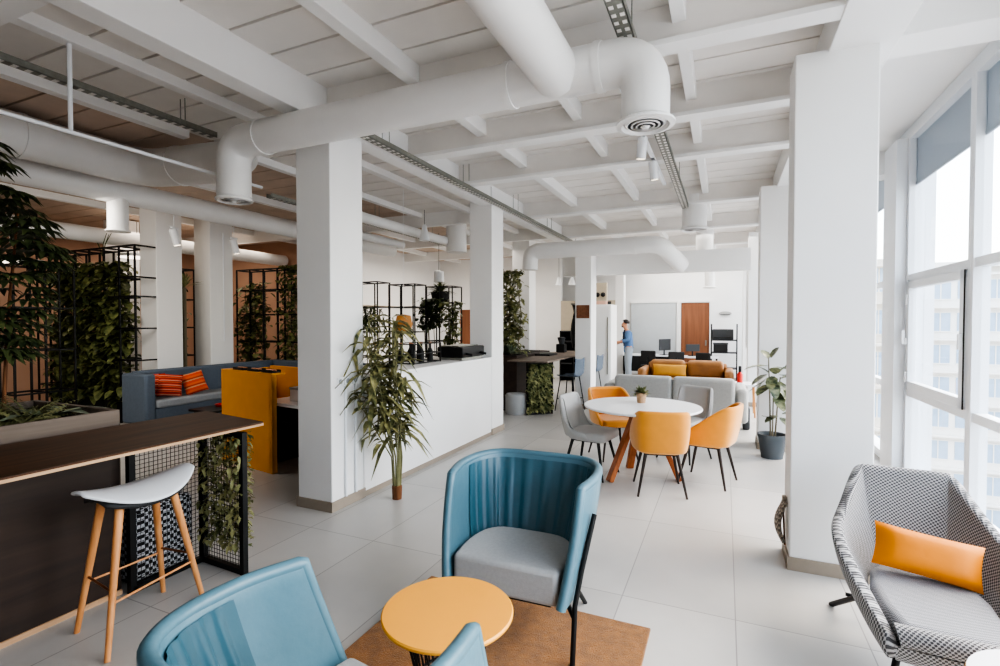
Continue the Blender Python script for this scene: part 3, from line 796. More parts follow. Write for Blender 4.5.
for k in range(1500):
    x = random.uniform(.05, .43); z = .17+.73*random.random()
    side = random.choice((-1, 1, 1))
    y_ = .735+side*random.uniform(.012, .05)
    f.leaf((x, y_, z), (random.uniform(-1, 1), side*random.uniform(.2, .9), random.uniform(-.6, .6)), random.uniform(.025, .05), random.uniform(.018, .03), .5)
f.obj('climbing_foliage', M['leafm'], t)

t = thing('patterned_pouf', 'black and white woven cube pouf behind the bar mesh', 'pouf', (-3.43, 2.02, 0))
MB().box(-.2, .2, -.19, .2, .02, .47).obj('cushion', M['dotted'], t, bev=.04, segs=4)
MB().box(-.17, .17, -.16, .17, 0, .02).obj('base', M['blackm'], t)

t = thing('bar_stool', 'white saddle bar stool with splayed beech legs beside the walnut bar', 'stool', (-2.85, 1.65, 0))
def sad(u, v):
    a, b = 2*u-1, 2*v-1
    hw = .19*(1-.72*abs(a)**2.2)
    return (b*hw, a*.28, .735+.04*abs(a)**2-.055*b*b*(1-a*a*.8))
MB().grid(sad, 26, 12).obj('seat', M['stoolw'], t, solid=(.016, 0), sub=1)
MB().grid(lambda u, v: (V(sad(.14+.72*u, .12+.76*v))-V((0, 0, .052))), 16, 8).obj('seat_pad', M['dgrey'], t, solid=(.022, -1))
feet = [(-.185, -.20), (.21, -.27), (.10, .285), (-.18, .235)]
tops = [(-.075, -.13), (.075, -.13), (.075, .13), (-.075, .13)]
for (fx, fy), (tx, ty) in zip(feet, tops):
    MB().tube([(fx, fy, 0), (tx, ty, .69)], .013, 12, r2=.021).obj('leg', M['beech'], t)
def lp(i, z):
    f_, t_ = feet[i], tops[i]; k = z/.69; return (f_[0]+(t_[0]-f_[0])*k, f_[1]+(t_[1]-f_[1])*k, z)
for i, j, z in ((0, 3, .26), (1, 2, .24), (0, 1, .29), (2, 3, .29)):
    MB().tube([lp(i, z), lp(j, z)], .006, 8).obj('stretcher', M['beech'] if z < .28 else M['copper'], t)

# planter box behind the bar, plants in it
t = thing('planter_box', 'weathered grey wooden planter behind the walnut bar', 'planter', (-4.1, .4, 0))
b = MB().box(.475, .5, -2.4, 1.58, 0, 1.03).box(-.5, -.46, -2.4, 1.58, 0, 1.03).box(-.46, .46, 1.54, 1.58, 0, 1.03).box(-.46, .46, -2.4, -2.36, 0, 1.03)
b.obj('box', M['bleach'], t, smooth=False, bev=.003)
MB().box(-.46, .475, -2.36, 1.54, .1, .95).obj('soil', M['soil'], t)

def bush(mb, c, n, rx, ry, rz, L, W, droop=.5, up=.3):
    for k in range(n):
        th = random.uniform(0, 2*pi); ph = math.acos(random.uniform(-1, 1)); rr = random.random()**.4
        d_ = V((sin(ph)*cos(th), sin(ph)*sin(th), cos(ph)))
        p_ = V((c[0]+d_.x*rx*rr, c[1]+d_.y*ry*rr, c[2]+d_.z*rz*rr))
        mb.leaf(p_, d_+V((0, 0, up)), L*random.uniform(.6, 1.3), W*random.uniform(.7, 1.2), droop, shape=random.choice((0, 1)))
# tall leafy plant on the far left
t = thing('tall_schefflera', 'tall dark leafy plant at the left edge rising from the planter', 'plant', (-4.42, 1.68, .95))
st = MB()
for k in range(2):
    a = 2+k*1.9; st.tube([(.05*cos(a), .05*sin(a), 0), (.1*cos(a), .1*sin(a), .7), (.15*cos(a), .18*sin(a), 1.4)], .012, 8, r2=.006)
st.obj('stem', M['potw'], t)
f = MB()
for c_ in [(-.1, .0, 1.5), (0, .1, 1.25), (-.15, .12, 1.0), (.03, .05, .85), (-.1, .1, .65), (-.05, -.1, 1.72), (0, .0, .45), (.05, .15, 1.1), (-.2, .2, 1.35), (-.2, .1, .5)]:
    for k in range(16):
        a = random.uniform(0, 2*pi); e = random.uniform(-.4, .9)
        tip = V((c_[0]+.17*cos(a)*cos(e), c_[1]+.17*sin(a)*cos(e), c_[2]+.15*sin(e)))
        for q in range(8):
            b_ = a+(q-3.5)*.55
            f.leaf(tip, (cos(b_), sin(b_), .15), random.uniform(.11, .17), .045, .55, shape=0)
f.obj('foliage', M['leafd'], t)
t = thing('fern', 'broad arching fern low in the planter at the left edge', 'plant', (-4.05, 1.68, .95))
f = MB()
for k in range(34):
    a = random.uniform(0, 2*pi); ln = random.uniform(.25, .42); el = random.uniform(.2, 1.0)
    pr = V((0, 0, 0))
    for q in range(1, 13):
        s_ = q/12
        c_ = V((cos(a)*ln*s_*cos(el), sin(a)*ln*s_*cos(el), ln*s_*sin(el)-.25*ln*s_*s_))
        for sd in (-1, 1):
            f.leaf(c_, (cos(a+sd*1.1), sin(a+sd*1.1), .05), .09*(1.1-s_), .022, .3)
f.obj('foliage', M['leafm'], t)
MB().lathe([(.03, -.01), (.04, .03), (.0, .06)], (0, 0, 0), 10).obj('crown', M['stem'], t)
t = thing('bird_nest_plant', 'single broad pale leaf plant beside the fern in the planter', 'plant', (-4.0, 1.78, .95))
f = MB()
for a in (.3, 1.2, 2.4, 3.6, 5.0):
    f.leaf((0, 0, .02), (cos(a), sin(a), .5), .36, .09, .35)
f.obj('foliage', M['leafp'], t)
MB().lathe([(.02, 0), (.03, .02), (.0, .04)], (0, 0, 0), 10).obj('crown', M['stem'], t)

# ------------------------------------------------------------------ plant screens and racks
def rack(lab, loc, rz, w, dpt, h, nx, levels, grp, r=.012):
    t = thing('plant_rack', lab, 'rack', loc, rz, grp)
    for i in range(nx+1):
        x = -w/2+w*i/nx
        for y_ in (-dpt/2, dpt/2): MB().box(x-r, x+r, y_-r, y_+r, 0, h).obj('upright', M['black'], t, smooth=False)
    for z in levels+[h-r]:
        s = MB()
        for y_ in (-dpt/2, dpt/2): s.box(-w/2, w/2, y_-r, y_+r, z-r, z+r)
        for i in range(nx+1):
            x = -w/2+w*i/nx; s.box(x-r, x+r, -dpt/2, dpt/2, z-r, z+r)
        s.obj('shelf_frame', M['black'], t, smooth=False)
    return t
def creeper(lab, loc, rz, w, h, z0, n, m, L=.10, W=.07, pots=(), th=.16, name='climbing_plant'):
    t = thing(name, lab, 'plant', loc, rz)
    f = MB()
    cl = [(random.uniform(-w/2, w/2), random.uniform(z0, z0+h), random.uniform(.08, .2)) for _ in range(max(6, int(n/60)))]
    for k in range(n):
        c_ = random.choice(cl)
        x = max(-w/2-.05, min(w/2+.05, random.gauss(c_[0], c_[2]))); z = max(z0, min(z0+h, random.gauss(c_[1], c_[2]*1.5)))
        if random.random() < .45: x = random.uniform(-w/2, w/2); z = random.uniform(z0, z0+h)
        f.leaf((x, random.uniform(-th, th), z), (random.uniform(-1, 1), random.uniform(-1, .5), random.uniform(-.3, .6)), L*random.uniform(.6, 1.2), W*random.uniform(.7, 1.2), .6, shape=1)
    f.obj('foliage', m, t)
    s = MB()
    for k in range(5):
        x = -w/2+w*(k+.5)/5
        s.tube([(x, 0, .02), (x+random.uniform(-.1, .1), 0, h*.5), (x+random.uniform(-.1, .1), 0, z0+h*.9)], .008, 6)
    s.obj('stem', M['stem'], t)
    if pots:
        b_ = MB()
        b_.box(-w/2, w/2, -.12, .12, 0, .35)
        b_.obj('trough', M['blackm'], t, smooth=False)
    return t
GR = 'black metal plant racks'
rack('black metal plant rack wrapped in dark creeper left of the white column', (-9.72, 5.0, 0), 0, 2.8, .36, 2.80, 7, [.5, 1.0, 1.5, 2.0, 2.3], GR)
creeper('dense dark creeper covering the rack left of the white column', (-9.7, 4.93, 0), 0, 1.9, 2.2, .35, 3400, M['leafd2'], .15, .11, (1,))
t = thing('twig_plant', 'thin twigs sticking out above the dense creeper', 'plant', (-9.5, 5.0, 2.7)); f = MB()
for k in range(6):
    a = random.uniform(0, 6.28); f.tube([(0, 0, 0), (.1*cos(a), .03*sin(a), .2), (.28*cos(a), .05*sin(a), .36)], .008, 5, r2=.004)
f.obj('stem', M['leafd'], t)
rack('black metal plant rack between the two columns behind the sofa', (-8.95, 5.85, 0), R(90), .5, .3, 2.55, 2, [.5, 1.0, 1.5, 2.0], GR)
creeper('creeper on the rack between the two columns behind the sofa', (-9.0, 5.75, 0), R(90), .42, 1.8, .6, 420, M['leafd2'], .10, .07, (1,))
t = thing('spiky_yucca', 'spiky yucca head between the two columns behind the sofa', 'plant', (-8.62, 5.8, 0))
MB().tube([(0, 0, 0), (.0, 0, 2.2)], .03, 10).obj('trunk', M['stem'], t)
f = MB()
for k in range(40):
    a = random.uniform(0, 6.28); e = random.uniform(.2, 1.4); f.leaf((0, 0, 2.2), (cos(a)*cos(e)*.6, sin(a)*cos(e)*.35, sin(e)), .36, .03, .25)
f.obj('foliage', M['leafm'], t)
rack('black metal plant rack before the brown wall, left of the near column', (-8.72, 7.55, 0), 0, 1.15, .36, 2.68, 3, [.6, 1.2, 1.75, 2.25], GR)
rack('black metal plant rack partly hidden behind the near left column', (-7.35, 7.6, 0), 0, 1.3, .36, 2.66, 3, [.6, 1.2, 1.75, 2.25], GR)
creeper('dark creeper on the left half of the rack before the brown wall', (-8.95, 7.5, 0), 0, .6, 1.7, .7, 620, M['leafd2'], .12, .09, (1,))
creeper('dark creeper beside the near left column before the brown wall', (-7.85, 7.5, 0), 0, .55, 2.0, .7, 620, M['leafd2'], .12, .09, (1,))
rack('black metal rack at the far left seen between foliage', (-11.2, 6.3, 0), 0, .9, .3, 2.0, 3, [.6, 1.2, 1.6], GR)
rack('taller black rack behind the far left foliage', (-9.0, 3.9, 0), R(90), .7, .4, 2.4, 2, [.6, 1.2, 1.8], GR)
# kitchen racks
GK = 'black racks in the kitchen'
rack('black kitchen rack just right of the near left column', (-6.6, 8.25, 0), 0, .75, .4, 2.40, 2, [.9, 1.4, 1.9], GK, .010)
rack('black kitchen rack behind the top of the cane plant', (-5.9, 8.6, 0), 0, .62, .4, 2.36, 2, [.9, 1.4, 1.9], GK, .010)
rack('black kitchen rack holding hanging plants above the counter', (-5.45, 9.3, 0), 0, .62, .4, 2.35, 2, [.9, 1.2, 1.65, 2.0], GK, .010)
t = thing('hanging_planter', 'spiky plant in a black pot on top of the kitchen rack', 'plant', (-5.55, 9.3, 2.02))
MB().lathe([(.01, 0), (.16, 0), (.2, .22), (.18, .22), (.15, .05)], (0, 0, 0), 20).obj('pot', M['blackm'], t)
f = MB()
for k in range(70):
    a = random.uniform(0, 6.28); e = random.uniform(.1, 1.4); f.leaf((0, 0, .2), (cos(a)*cos(e), sin(a)*cos(e), sin(e)), random.uniform(.25, .45), .05, .35)
f.obj('foliage', M['leafd'], t)
creeper('bushy dark plant hanging in the middle of the kitchen rack', (-5.66, 9.12, 0), 0, .42, .55, 1.52, 480, M['leafd'], .11, .08, th=.2, name='hanging_plant')
creeper('trailing dark plant hanging down the right of the kitchen rack', (-5.16, 9.1, 0), 0, .22, 1.05, .95, 360, M['leafd2'], .11, .08, th=.15, name='hanging_plant')
creeper('spiky dark plant behind the top of the cane plant', (-6.35, 7.9, 0), 0, .55, .45, 1.45, 260, M['leafd'], .2, .04, th=.2, name='hanging_plant')
t = thing('amber_lantern', 'amber paper lantern behind the cane plant leaves', 'lantern', (-4.25, 6.1, 1.44))
MB().lathe([(.02, 0), (.1, .02), (.125, .13), (.1, .25), (.02, .27)], (0, 0, 0), 24).obj('lamp_shade', M['cardb'], t)
MB().tube([(0, 0, .27), (0, 0, ZD-1.44-.02)], .003, 6).obj('cord', M['tabwhite'], t)

# ------------------------------------------------------------------ serving counter
t = thing('serving_counter', 'long white serving counter between the two left columns', 'counter', (-3.0, 3.67, 0))
MB().box(-.14, -.005, .01, 2.765, .0, 1.07).obj('front_panel', M['white'], t, smooth=False)
MB().box(-.75, -.14, .01, 2.765, .1, 1.07).obj('cabinet_body', M['dgrey'], t, smooth=False)
MB().box(-.78, .0, .01, 2.765, 1.07, 1.105).obj('worktop', M['white'], t, smooth=False, bev=.004)
MB().box(-.005, .002, .01, 2.765, 0, .05).obj('skirting', M['skirt'], t, smooth=False)
t = thing('espresso_machine', 'low black espresso machine at the far end of the counter', 'coffee machine', (-3.25, 6.0, 1.105))
MB().box(-.20, .18, -.30, .34, .03, .17).obj('body', M['black'], t, smooth=False, bev=.015)
MB().box(-.18, .10, -.26, .30, .17, .185).obj('cup_tray', M['steel'], t, smooth=False, bev=.005)
for yy in (-.2, .2): MB().tube([(.18, yy, .08), (.24, yy, .07), (.27, yy, .065)], .016, 10).obj('handle', M['blackm'], t)
MB().box(-.18, .16, -.28, .32, 0, .03).obj('foot', M['steel'], t, smooth=False)
t = thing('bottle_crate', 'open black wire crate on the counter left of the espresso machine', 'crate', (-3.45, 5.2, 1.105))
f = MB()
for x in (-.17, .17):
    for y_ in (-.3, .3): f.bar((x, y_, 0), (x, y_, .24), .014)
for z in (.01, .12, .235):
    f.bar((-.17, -.3, z), (.17, -.3, z), .012); f.bar((-.17, .3, z), (.17, .3, z), .012); f.bar((-.17, -.3, z), (-.17, .3, z), .012); f.bar((.17, -.3, z), (.17, .3, z), .012)
f.obj('wire_frame', M['black'], t, smooth=False)
BO = 'dark bottles in the wire crate'
bt = None
for k in range(6):
    x, y_ = (-.08 if k % 2 else .08), -.2+.2*(k//2)
    if bt is None:
        bt = thing('bottle', 'dark glass bottle standing in the black wire crate', 'bottle', (-3.45+x, 5.2+y_, 1.105), 0, BO)
        MB().lathe([(.01, 0), (.036, 0), (.037, .13), (.014, .18), (.014, .23), (.001, .23)], (0, 0, 0), 16).obj('body', M['blackm'], bt)
        MB().lathe([(.016, .225), (.016, .245), (.001, .246)], (0, 0, 0), 12).obj('cap', M['copper'], bt)
    else: dup(bt, (-3.45+x, 5.2+y_, 1.105), 0)
struct('door_1', MB().box(-7.55, -6.85, 13.86, 13.9, 0, 1.98), M['doorw'])
struct('trim_2', MB().box(-7.63, -7.55, 13.85, 13.9, 0, 2.06).box(-6.85, -6.77, 13.85, 13.9, 0, 2.06).box(-7.63, -6.77, 13.85, 13.9, 1.98, 2.06), M['white'])

# cane plant
t = thing('cane_plant', 'tall variegated cane plant standing against the serving counter', 'plant', (-2.70, 3.76, 0))
MB().lathe([(.01, 0), (.042, 0), (.046, .10), (.044, .12), (.035, .125), (.01, .12)], (0, 0, 0), 20).obj('pot', M['potw'], t)
s = MB(); f = MB()
for k in range(15):
    a = 2*pi*k/15; r0 = .03*(1+.3*(k % 2)); h = random.uniform(.85, 1.66)
    e = V((cos(a)*random.uniform(.06, .30)-.09, sin(a)*random.uniform(.06, .26)-.09, h))
    s.tube([(r0*.8*cos(a), r0*.8*sin(a), .10), (r0*1.2*cos(a), r0*1.2*sin(a), .38), (e.x*.6, e.y*.6, h*.7), e], .0075, 7, r2=.005)
    for j in range(13):
        q = .32+.68*(j/12)
        c_ = V((r0*cos(a), r0*sin(a), .3)).lerp(e, q)
        b_ = random.uniform(0, 6.28); el = random.uniform(-.2, .9)
        k_ = (.5 if c_.z < .55 else 1.)
        f.leaf(c_, (cos(b_)*cos(el), sin(b_)*cos(el), sin(el)), random.uniform(.17, .34)*k_, random.uniform(.045, .07), random.uniform(.3, 1.0), .25)
for k in range(70):
    b_ = random.uniform(0, 6.28); c_ = V((random.uniform(-.24, .08), random.uniform(-.2, .06), random.uniform(.85, 1.66)))
    f.leaf(c_, (cos(b_), sin(b_), random.uniform(.2, .9)), random.uniform(.26, .44), .055, random.uniform(.5, 1.1), .25)
for q in (s, f): q.v = [(max(x, -.285+.02*random.random()) if y > -.5 else x, y, z) for x, y, z in q.v]   # leaves lie against the counter
s.obj('stem', M['bamboo'], t); f.obj('foliage', M['leafb'], t)

# potted rubber plant
t = thing('rubber_plant', 'potted rubber plant with round leaves by the second right column', 'plant', (.52, 6.72, 0))
MB().lathe([(.01, 0), (.115, 0), (.15, .25), (.158, .25), (.158, .28), (.14, .28), (.13, .22), (.01, .22)], (0, 0, 0), 32).obj('pot', M['potg'], t)
MB().lathe([(.13, .235), (.001, .24)], (0, 0, 0), 20).obj('soil', M['soil'], t)
s = MB(); f = MB()
for (x, y_, h) in ((-.03, 0, 1.18), (.05, .03, .95), (.0, -.05, .7)):
    s.tube([(x*.6, y_*.6, .22), (x, y_, h*.6), (x*1.6, y_*1.6, h)], .010, 8, r2=.006)
for (x, y_, z, a, el, L) in [(-.05, 0, 1.17, 2.2, .9, .17), (-.02, 0, 1.18, .4, 1.1, .19), (-.05, 0, 1.08, 3.3, .05, .26), (0, 0, 1.06, .1, .05, .25), (-.06, 0, .98, 3.6, -.4, .2), (.06, 0, .98, 5.6, .0, .24),
                             (0, 0, .96, 4.5, -.5, .2), (-.08, 0, .9, 3.0, -.5, .2), (.08, .03, .93, .2, .4, .24), (.08, .03, .82, 5.9, -.2, .22), (.05, 0, .78, 4.8, -.6, .21), (.02, 0, .72, 5.2, -.5, .2),
                             (.08, 0, .70, .3, .1, .2), (-.04, 0, .99, 3.4, .75, .19), (.02, -.03, .99, 4.6, .8, .18), (.06, 0, 1.0, 5.9, .9, .2), (-.07, 0, .93, 2.9, -.9, .2), (.0, -.04, .93, 4.9, -1.0, .2), (.07, 0, .9, 5.4, -.9, .22), (.1, 0, .8, .0, -.8, .2), (.03, -.03, .8, 4.3, .8, .19), (.06, 0, .62, 5.0, .9, .18), (-.03, 0, .46, 4.2, .5, .17), (.05, 0, .5, 3.8, -.2, .17), (.08, 0, .48, 5.4, -.4, .17), (.1, 0, .52, .2, .3, .17), (-.02, 0, .86, 3.9, -.3, .22), (.12, .02, 1.05, .1, .9, .2)]:
    f.leaf((x, y_, z), (cos(a)*cos(el), sin(a)*cos(el), sin(el)), L, L*.62, .25, .08, 1)
s.obj('stem', M['stem'], t); f.obj('foliage', M['leafr'], t)

# hanging pouch on the big column
t = thing('cloth_pouch', 'speckled cloth pouch hung low on the left side of the big white column', 'pouch', (.392, 3.86, .0))
MB().grid(lambda u, v: (-.012-.055*sin(pi*v*.9)*(.6+.4*sin(pi*u)), -.05+.10*u, .40-.27*v), 8, 12).obj('bag', M['pouch'], t, solid=(.02, 0))
MB().box(-.03, -.004, -.025, .025, .36, .43).obj('hook', M['skirt'], t, bev=.006)
MB().tube([(-.01, 0, .40), (-.02, .02, .3), (-.012, -.01, .1)], .006, 8).obj('cord', M['potw'], t)
#@@BACK
# ------------------------------------------------------------------ sofa corner on the left
t = thing('corner_sofa', 'slate blue corner sofa with a grey seat along the left columns', 'sofa', (-7.6, 5.5, 0))
MB().box(-.58, -.42, -.85, 1.65, .28, .86).obj('backrest', M['sofab'], t, bev=.03)
MB().box(-.58, .0, -.98, -.83, .10, .84).obj('armrest', M['sofab'], t, bev=.03)
MB().box(-.54, .0, -.83, 1.4, .06, .33).obj('base', M['sofab'], t, bev=.015)
MB().box(-.42, .02, -.83, 1.25, .33, .45).obj('seat', M['sofabs'], t, bev=.03)
MB().box(-.58, 2.9, 1.65, 1.82, .28, .86).obj('backrest', M['sofab'], t, bev=.03)
MB().box(-.42, 2.9, 1.25, 1.65, .33, .45).obj('seat', M['sofabs'], t, bev=.03)
MB().box(-.42, 2.9, 1.28, 1.65, .06, .33).obj('base', M['sofab'], t, bev=.015)
for (x, y, m, lab, rr) in [(-7.78, 4.99, M['stripe1'], 'red striped cushion, left of two on the slate blue sofa', (R(-14), R(8), R(70))),
                           (-7.76, 5.36, M['stripe2'], 'orange patterned cushion, right of two on the slate blue sofa', (R(-18), R(-14), R(72)))]:
    tag(MB().pillow(.33, .35, .12).obj('sofa_cushion', m, loc=(x, y, .63), rot=rr), lab, 'cushion', 'patterned cushions on the blue sofa')
tag(MB().pillow(.3, .34, .11).obj('sofa_cushion', M['stripe1'], loc=(-7.92, 4.83, .65), rot=(R(-12), 0, R(60))), 'dark red cushion tucked behind the striped one at the sofa arm', 'cushion', 'patterned cushions on the blue sofa')
t = thing('low_table', 'low black table in front of the slate blue sofa with a red tray', 'table', (-6.55, 5.15, 0))
MB().box(-.24, .24, -.55, .6, .36, .39).obj('tabletop', M['black'], t, bev=.004)
for sx in (-.2, .2):
    for sy in (-.48, .52): MB().tube([(sx, sy, 0), (sx, sy, .36)], .014, 8).obj('leg', M['black'], t)
tag(MB().lathe([(.01, 0), (.10, 0), (.12, .03), (.11, .03), (.09, .01), (.01, .01)], (0, 0, 0), 24).obj('tray', M['red'], loc=(-6.6, 5.0, .391)), 'small red tray on the low black table', 'tray')

# ochre booth desk
t = thing('booth_desk', 'ochre yellow booth desk with tall side panels behind the walnut bar', 'desk', (-4.33, 3.83, 0), R(-9))
MB().box(-.98, 0, 0, .035, .0, 1.04).obj('end_panel', M['yply'], t, smooth=False, bev=.003)
MB().box(-.05, 0, 0, .06, .0, 1.04).obj('post', M['yply'], t, smooth=False, bev=.004)
MB().box(-.98, -.94, .035, .62, .0, 1.04).obj('side_panel', M['yply'], t, smooth=False, bev=.003)
MB().box(-.94, -.36, .58, .62, .0, 1.06).obj('back_panel', M['yply'], t, smooth=False, bev=.003)
MB().box(-.98, 0, .0, .16, 1.04, 1.06).obj('ledge', M['yply'], t, smooth=False, bev=.003)
MB().box(-.36, .40, .10, .66, .70, .735).obj('desktop', M['tabwhite'], t, smooth=False, bev=.003)
MB().box(-.36, .40, .60, .64, .08, .70).obj('modesty_panel', M['yply'], t, smooth=False)
MB().box(-.40, -.36, .10, .64, .0, .72).obj('inner_panel', M['walnutd'], t, smooth=False)
t = thing('paper_box', 'white box on the desktop of the ochre booth', 'box', (-4.2, 4.2, .735))
MB().box(-.13, .13, -.13, .13, 0, .13).obj('body', M['tabwhite'], t, smooth=False, bev=.006)
MB().box(-.135, .135, -.135, .135, .13, .155).obj('lid', M['greyf'], t, smooth=False, bev=.004)
for k, (x, lab) in enumerate([(-5.0, 'dark tool tray lying on the left of the ochre ledge'), (-4.72, 'dark tool tray lying in the middle of the ochre ledge'), (-4.45, 'dark tool tray lying on the right of the ochre ledge')]):
    t = thing('desk_tray', lab, 'tray', (x, 3.82+.083+(-4.26-x)*.158, 1.06), R(-9), 'dark trays on the ochre ledge')
    MB().box(-.10, .10, -.05, .05, 0, .015).box(-.10, .10, -.05, -.044, .015, .03).box(-.10, .10, .044, .05, .015, .03).obj('body', M['blackm'], t, smooth=False)
    MB().tube([(-.08, 0, .024), (.08, .01, .024)], .009, 8).obj('pen', M['copper'], t)

# ------------------------------------------------------------------ second bar further back
t = thing('green_bar_table', 'far bar table with a green plant end panel and dark brown body', 'bar table', (-2.95, 8.2, 0))
MB().box(-.42, .30, -.35, 2.9, .925, .95).obj('tabletop', M['bleach'], t, smooth=False, bev=.003)
f = MB()
for (x, y_) in ((-.14, -.12), (.2, .18), (.2, 2.7), (-.14, 2.7)): f.bar((x, y_, 0), (x, y_, .925), .035)
f.bar((-.14, -.12, .02), (.2, .18, .02), .035); f.bar((-.14, -.12, .90), (.2, .18, .90), .035)
f.obj('end_frame', M['black'], t, smooth=False)
MB().grid(lambda u, v: (-.14+.34*u, -.12+.3*u, .03+.86*v), 4, 4).obj('backing', M['leafd'], t, solid=(.02, 0))
f = MB()
for k in range(520):
    u = random.random(); z = random.uniform(.06, .88)
    f.leaf((-.14+.34*u+random.uniform(0, .02), -.12+.3*u-.02, z), (random.uniform(-1, 1)+.4, -random.uniform(.2, 1), random.uniform(-.6, .6)), .06, .04, .5, shape=1)
f.obj('climbing_foliage', M['leafm'], t)
t = thing('brown_planter', 'tall dark brown planter cabinet behind the far bar', 'planter', (-3.62, 8.75, 0))
MB().box(-.34, .24, -.45, 1.4, .0, 1.0).obj('box', M['walnutd'], t, smooth=False, bev=.006)
MB().box(-.3, .2, -.41, 1.36, 1.0, 1.004).obj('soil', M['soil'], t)
t = creeper('tall green wall plant growing from the brown planter', (-3.72, 8.75, 1.0), 0, .42, 1.5, .05, 1100, M['leafm'], .12, .07, th=.18, name='tall_plant')
f = MB(); t = thing('agave_plant', 'pale spiky agave at the foot of the tall green plant', 'plant', (-3.6, 8.55, 1.0))
for k in range(60):
    a = random.uniform(0, 6.28); e = random.uniform(.2, 1.3); f.leaf((0, 0, .0), (cos(a)*cos(e), sin(a)*cos(e), sin(e)), random.uniform(.2, .34), .05, .2)
f.obj('foliage', M['leafp'], t)
MB().lathe([(.04, 0), (.05, .04), (.0, .08)], (0, 0, 0), 10).obj('crown', M['stem'], t)
t = thing('grey_pouf', 'light grey cylinder pouf in front of the brown planter', 'pouf', (-3.32, 8.12, 0))
MB().lathe([(.01, 0), (.17, 0), (.185, .03), (.185, .32), (.165, .355), (.01, .365)], (0, 0, 0), 32).obj('cushion', M['greyf'], t)
MB().tube([(.186*cos(2*pi*k/32), .186*sin(2*pi*k/32), .32) for k in range(32)], .006, 6, closed=True).obj('piping', M['pale'], t)
def high_stool(lab, loc, rz, m):
    t = thing('counter_stool', lab, 'stool', loc, rz, 'blue stools at the far bar')
    MB().grid(lambda u, v: ((2*u-1)*.2, -.18+.36*min(1, v*1.6)+.05*max(0, v-.62), .62+.36*max(0, v-.6)*2.2+.03*(2*u-1)**2), 10, 16).obj('seat', m, t, solid=(.02, 0), sub=1)
    for sx in (-1, 1):
        for sy in (-1, 1): MB().tube([(sx*.13, sy*.12, .62), (sx*.2, sy*.2, 0)], .010, 8).obj('leg', M['black'], t)
    MB().tube([(-.175, -.165, .22), (.175, -.165, .22), (.175, .165, .22), (-.175, .165, .22)], .007, 6, closed=True).obj('footrest', M['black'], t)
    return t
hs = high_stool('slate blue high stool with black legs nearest at the far bar', (-2.56, 8.85, 0), R(-100), M['sofab'])
dup(hs, (-2.45, 9.95, 0), R(-95), 'slate blue high stool second along the far bar')
t = thing('coffee_grinder', 'dark coffee grinder standing on the far bar', 'grinder', (-3.2, 10.4, .95))
MB().box(-.09, .09, -.1, .1, 0, .18).obj('body', M['blackm'], t, smooth=False, bev=.01)
MB().lathe([(.05, .18), (.09, .32), (.01, .33)], (0, 0, 0), 16).obj('hopper', M['dgrey'], t)
t = thing('bar_tray', 'dark tray of bar tools on the far bar', 'tray', (-3.2, 9.4, .95))
MB().box(-.15, .15, -.25, .25, 0, .03).obj('body', M['blackm'], t, smooth=False, bev=.005)
MB().tube([(-.1, -.1, .04), (.1, .15, .045)], .012, 8).obj('tongs', M['steel'], t)
t = thing('crate_shelf', 'dark shelf unit against the beige wall behind the far bar', 'shelf', (-3.85, 13.45, 0))
MB().box(-.28, -.25, -.2, .2, 0, 1.36).box(.25, .28, -.2, .2, 0, 1.36).box(-.25, .25, .17, .2, 0, 1.36).obj('frame', M['blackm'], t, smooth=False)
for z in (.1, .45, .75, 1.05, 1.33): MB().box(-.25, .25, -.19, .17, z, z+.03).obj('shelf_board', M['dgrey'], t, smooth=False)
# hanging ceiling lamps in the rear kitchen
for k, (x, lab) in enumerate([(-3.95, 'small pendant lamp left over the beige wall'), (-3.6, 'small pendant lamp middle over the beige wall'), (-3.25, 'small pendant lamp right over the beige wall')]):
    pend(lab, x, 12.6, 2.55, .03, .09, .2, 'small pendants over the beige wall')
t = thing('hanging_coat', 'dark coats hanging left of the white pillar', 'coats', (-2.66, 9.6, 1.0))
MB().grid(lambda u, v: (-.07+.14*u+.03*sin(7*v+4*u), .05*sin(9*u+3*v), .95-.85*v), 8, 14).obj('coat', M['blackm'], t, solid=(.05, 0))
MB().box(-.1, .1, -.02, .02, .93, .97).obj('rail', M['steel'], t)

t = thing('brown_board', 'small square brown board on the white pillar', 'sign', (-2.39, 9.1, 1.79))
MB().box(-.115, .115, -.02, 0, -.115, .115).obj('board', M['signb'], t, smooth=False)
MB().box(-.12, .12, -.012, 0, -.12, .12).obj('frame', M['potw'], t, smooth=False)

t = thing('storage_locker', 'white storage locker with a tall narrow door beside the pillar', 'cabinet', (-2.4, 10.9, 0))
MB().box(-.22, .22, -.3, .3, .05, 1.97).obj('body', M['white'], t, smooth=False, bev=.006)
d_ = MB().box(-.20, .20, -.318, -.302, .08, 1.94).obj('door', M['white'], t, smooth=False, bev=.004)
MB().box(.14, .16, -.335, -.318, .5, 1.7).obj('handle', M['steel'], d_, smooth=False)
MB().box(-.2, .2, -.28, .28, 0, .05).obj('plinth', M['dgrey'], t, smooth=False)
t = thing('gift_box', 'pale pink box on top of the white locker', 'box', (-2.45, 10.85, 1.971))
MB().box(-.14, .12, -.12, .12, 0, .07).obj('body', M['pinkb'], t, smooth=False, bev=.004)
MB().box(-.145, .125, -.125, .125, .055, .08).obj('lid', M['pinkb'], t, smooth=False, bev=.003)
t = thing('speaker', 'little black speaker at the edge of the white locker', 'speaker', (-2.26, 10.8, 1.971))
MB().box(-.035, .035, -.04, .04, 0, .07).obj('body', M['blackm'], t, smooth=False, bev=.006)
MB().lathe([(.024, 0), (.02, .004), (0.001, .002)], (0, 0, 0), 14).obj('cone', M['dgrey'], t, rot=(R(90), 0, 0), loc=(0, -.041, .035))
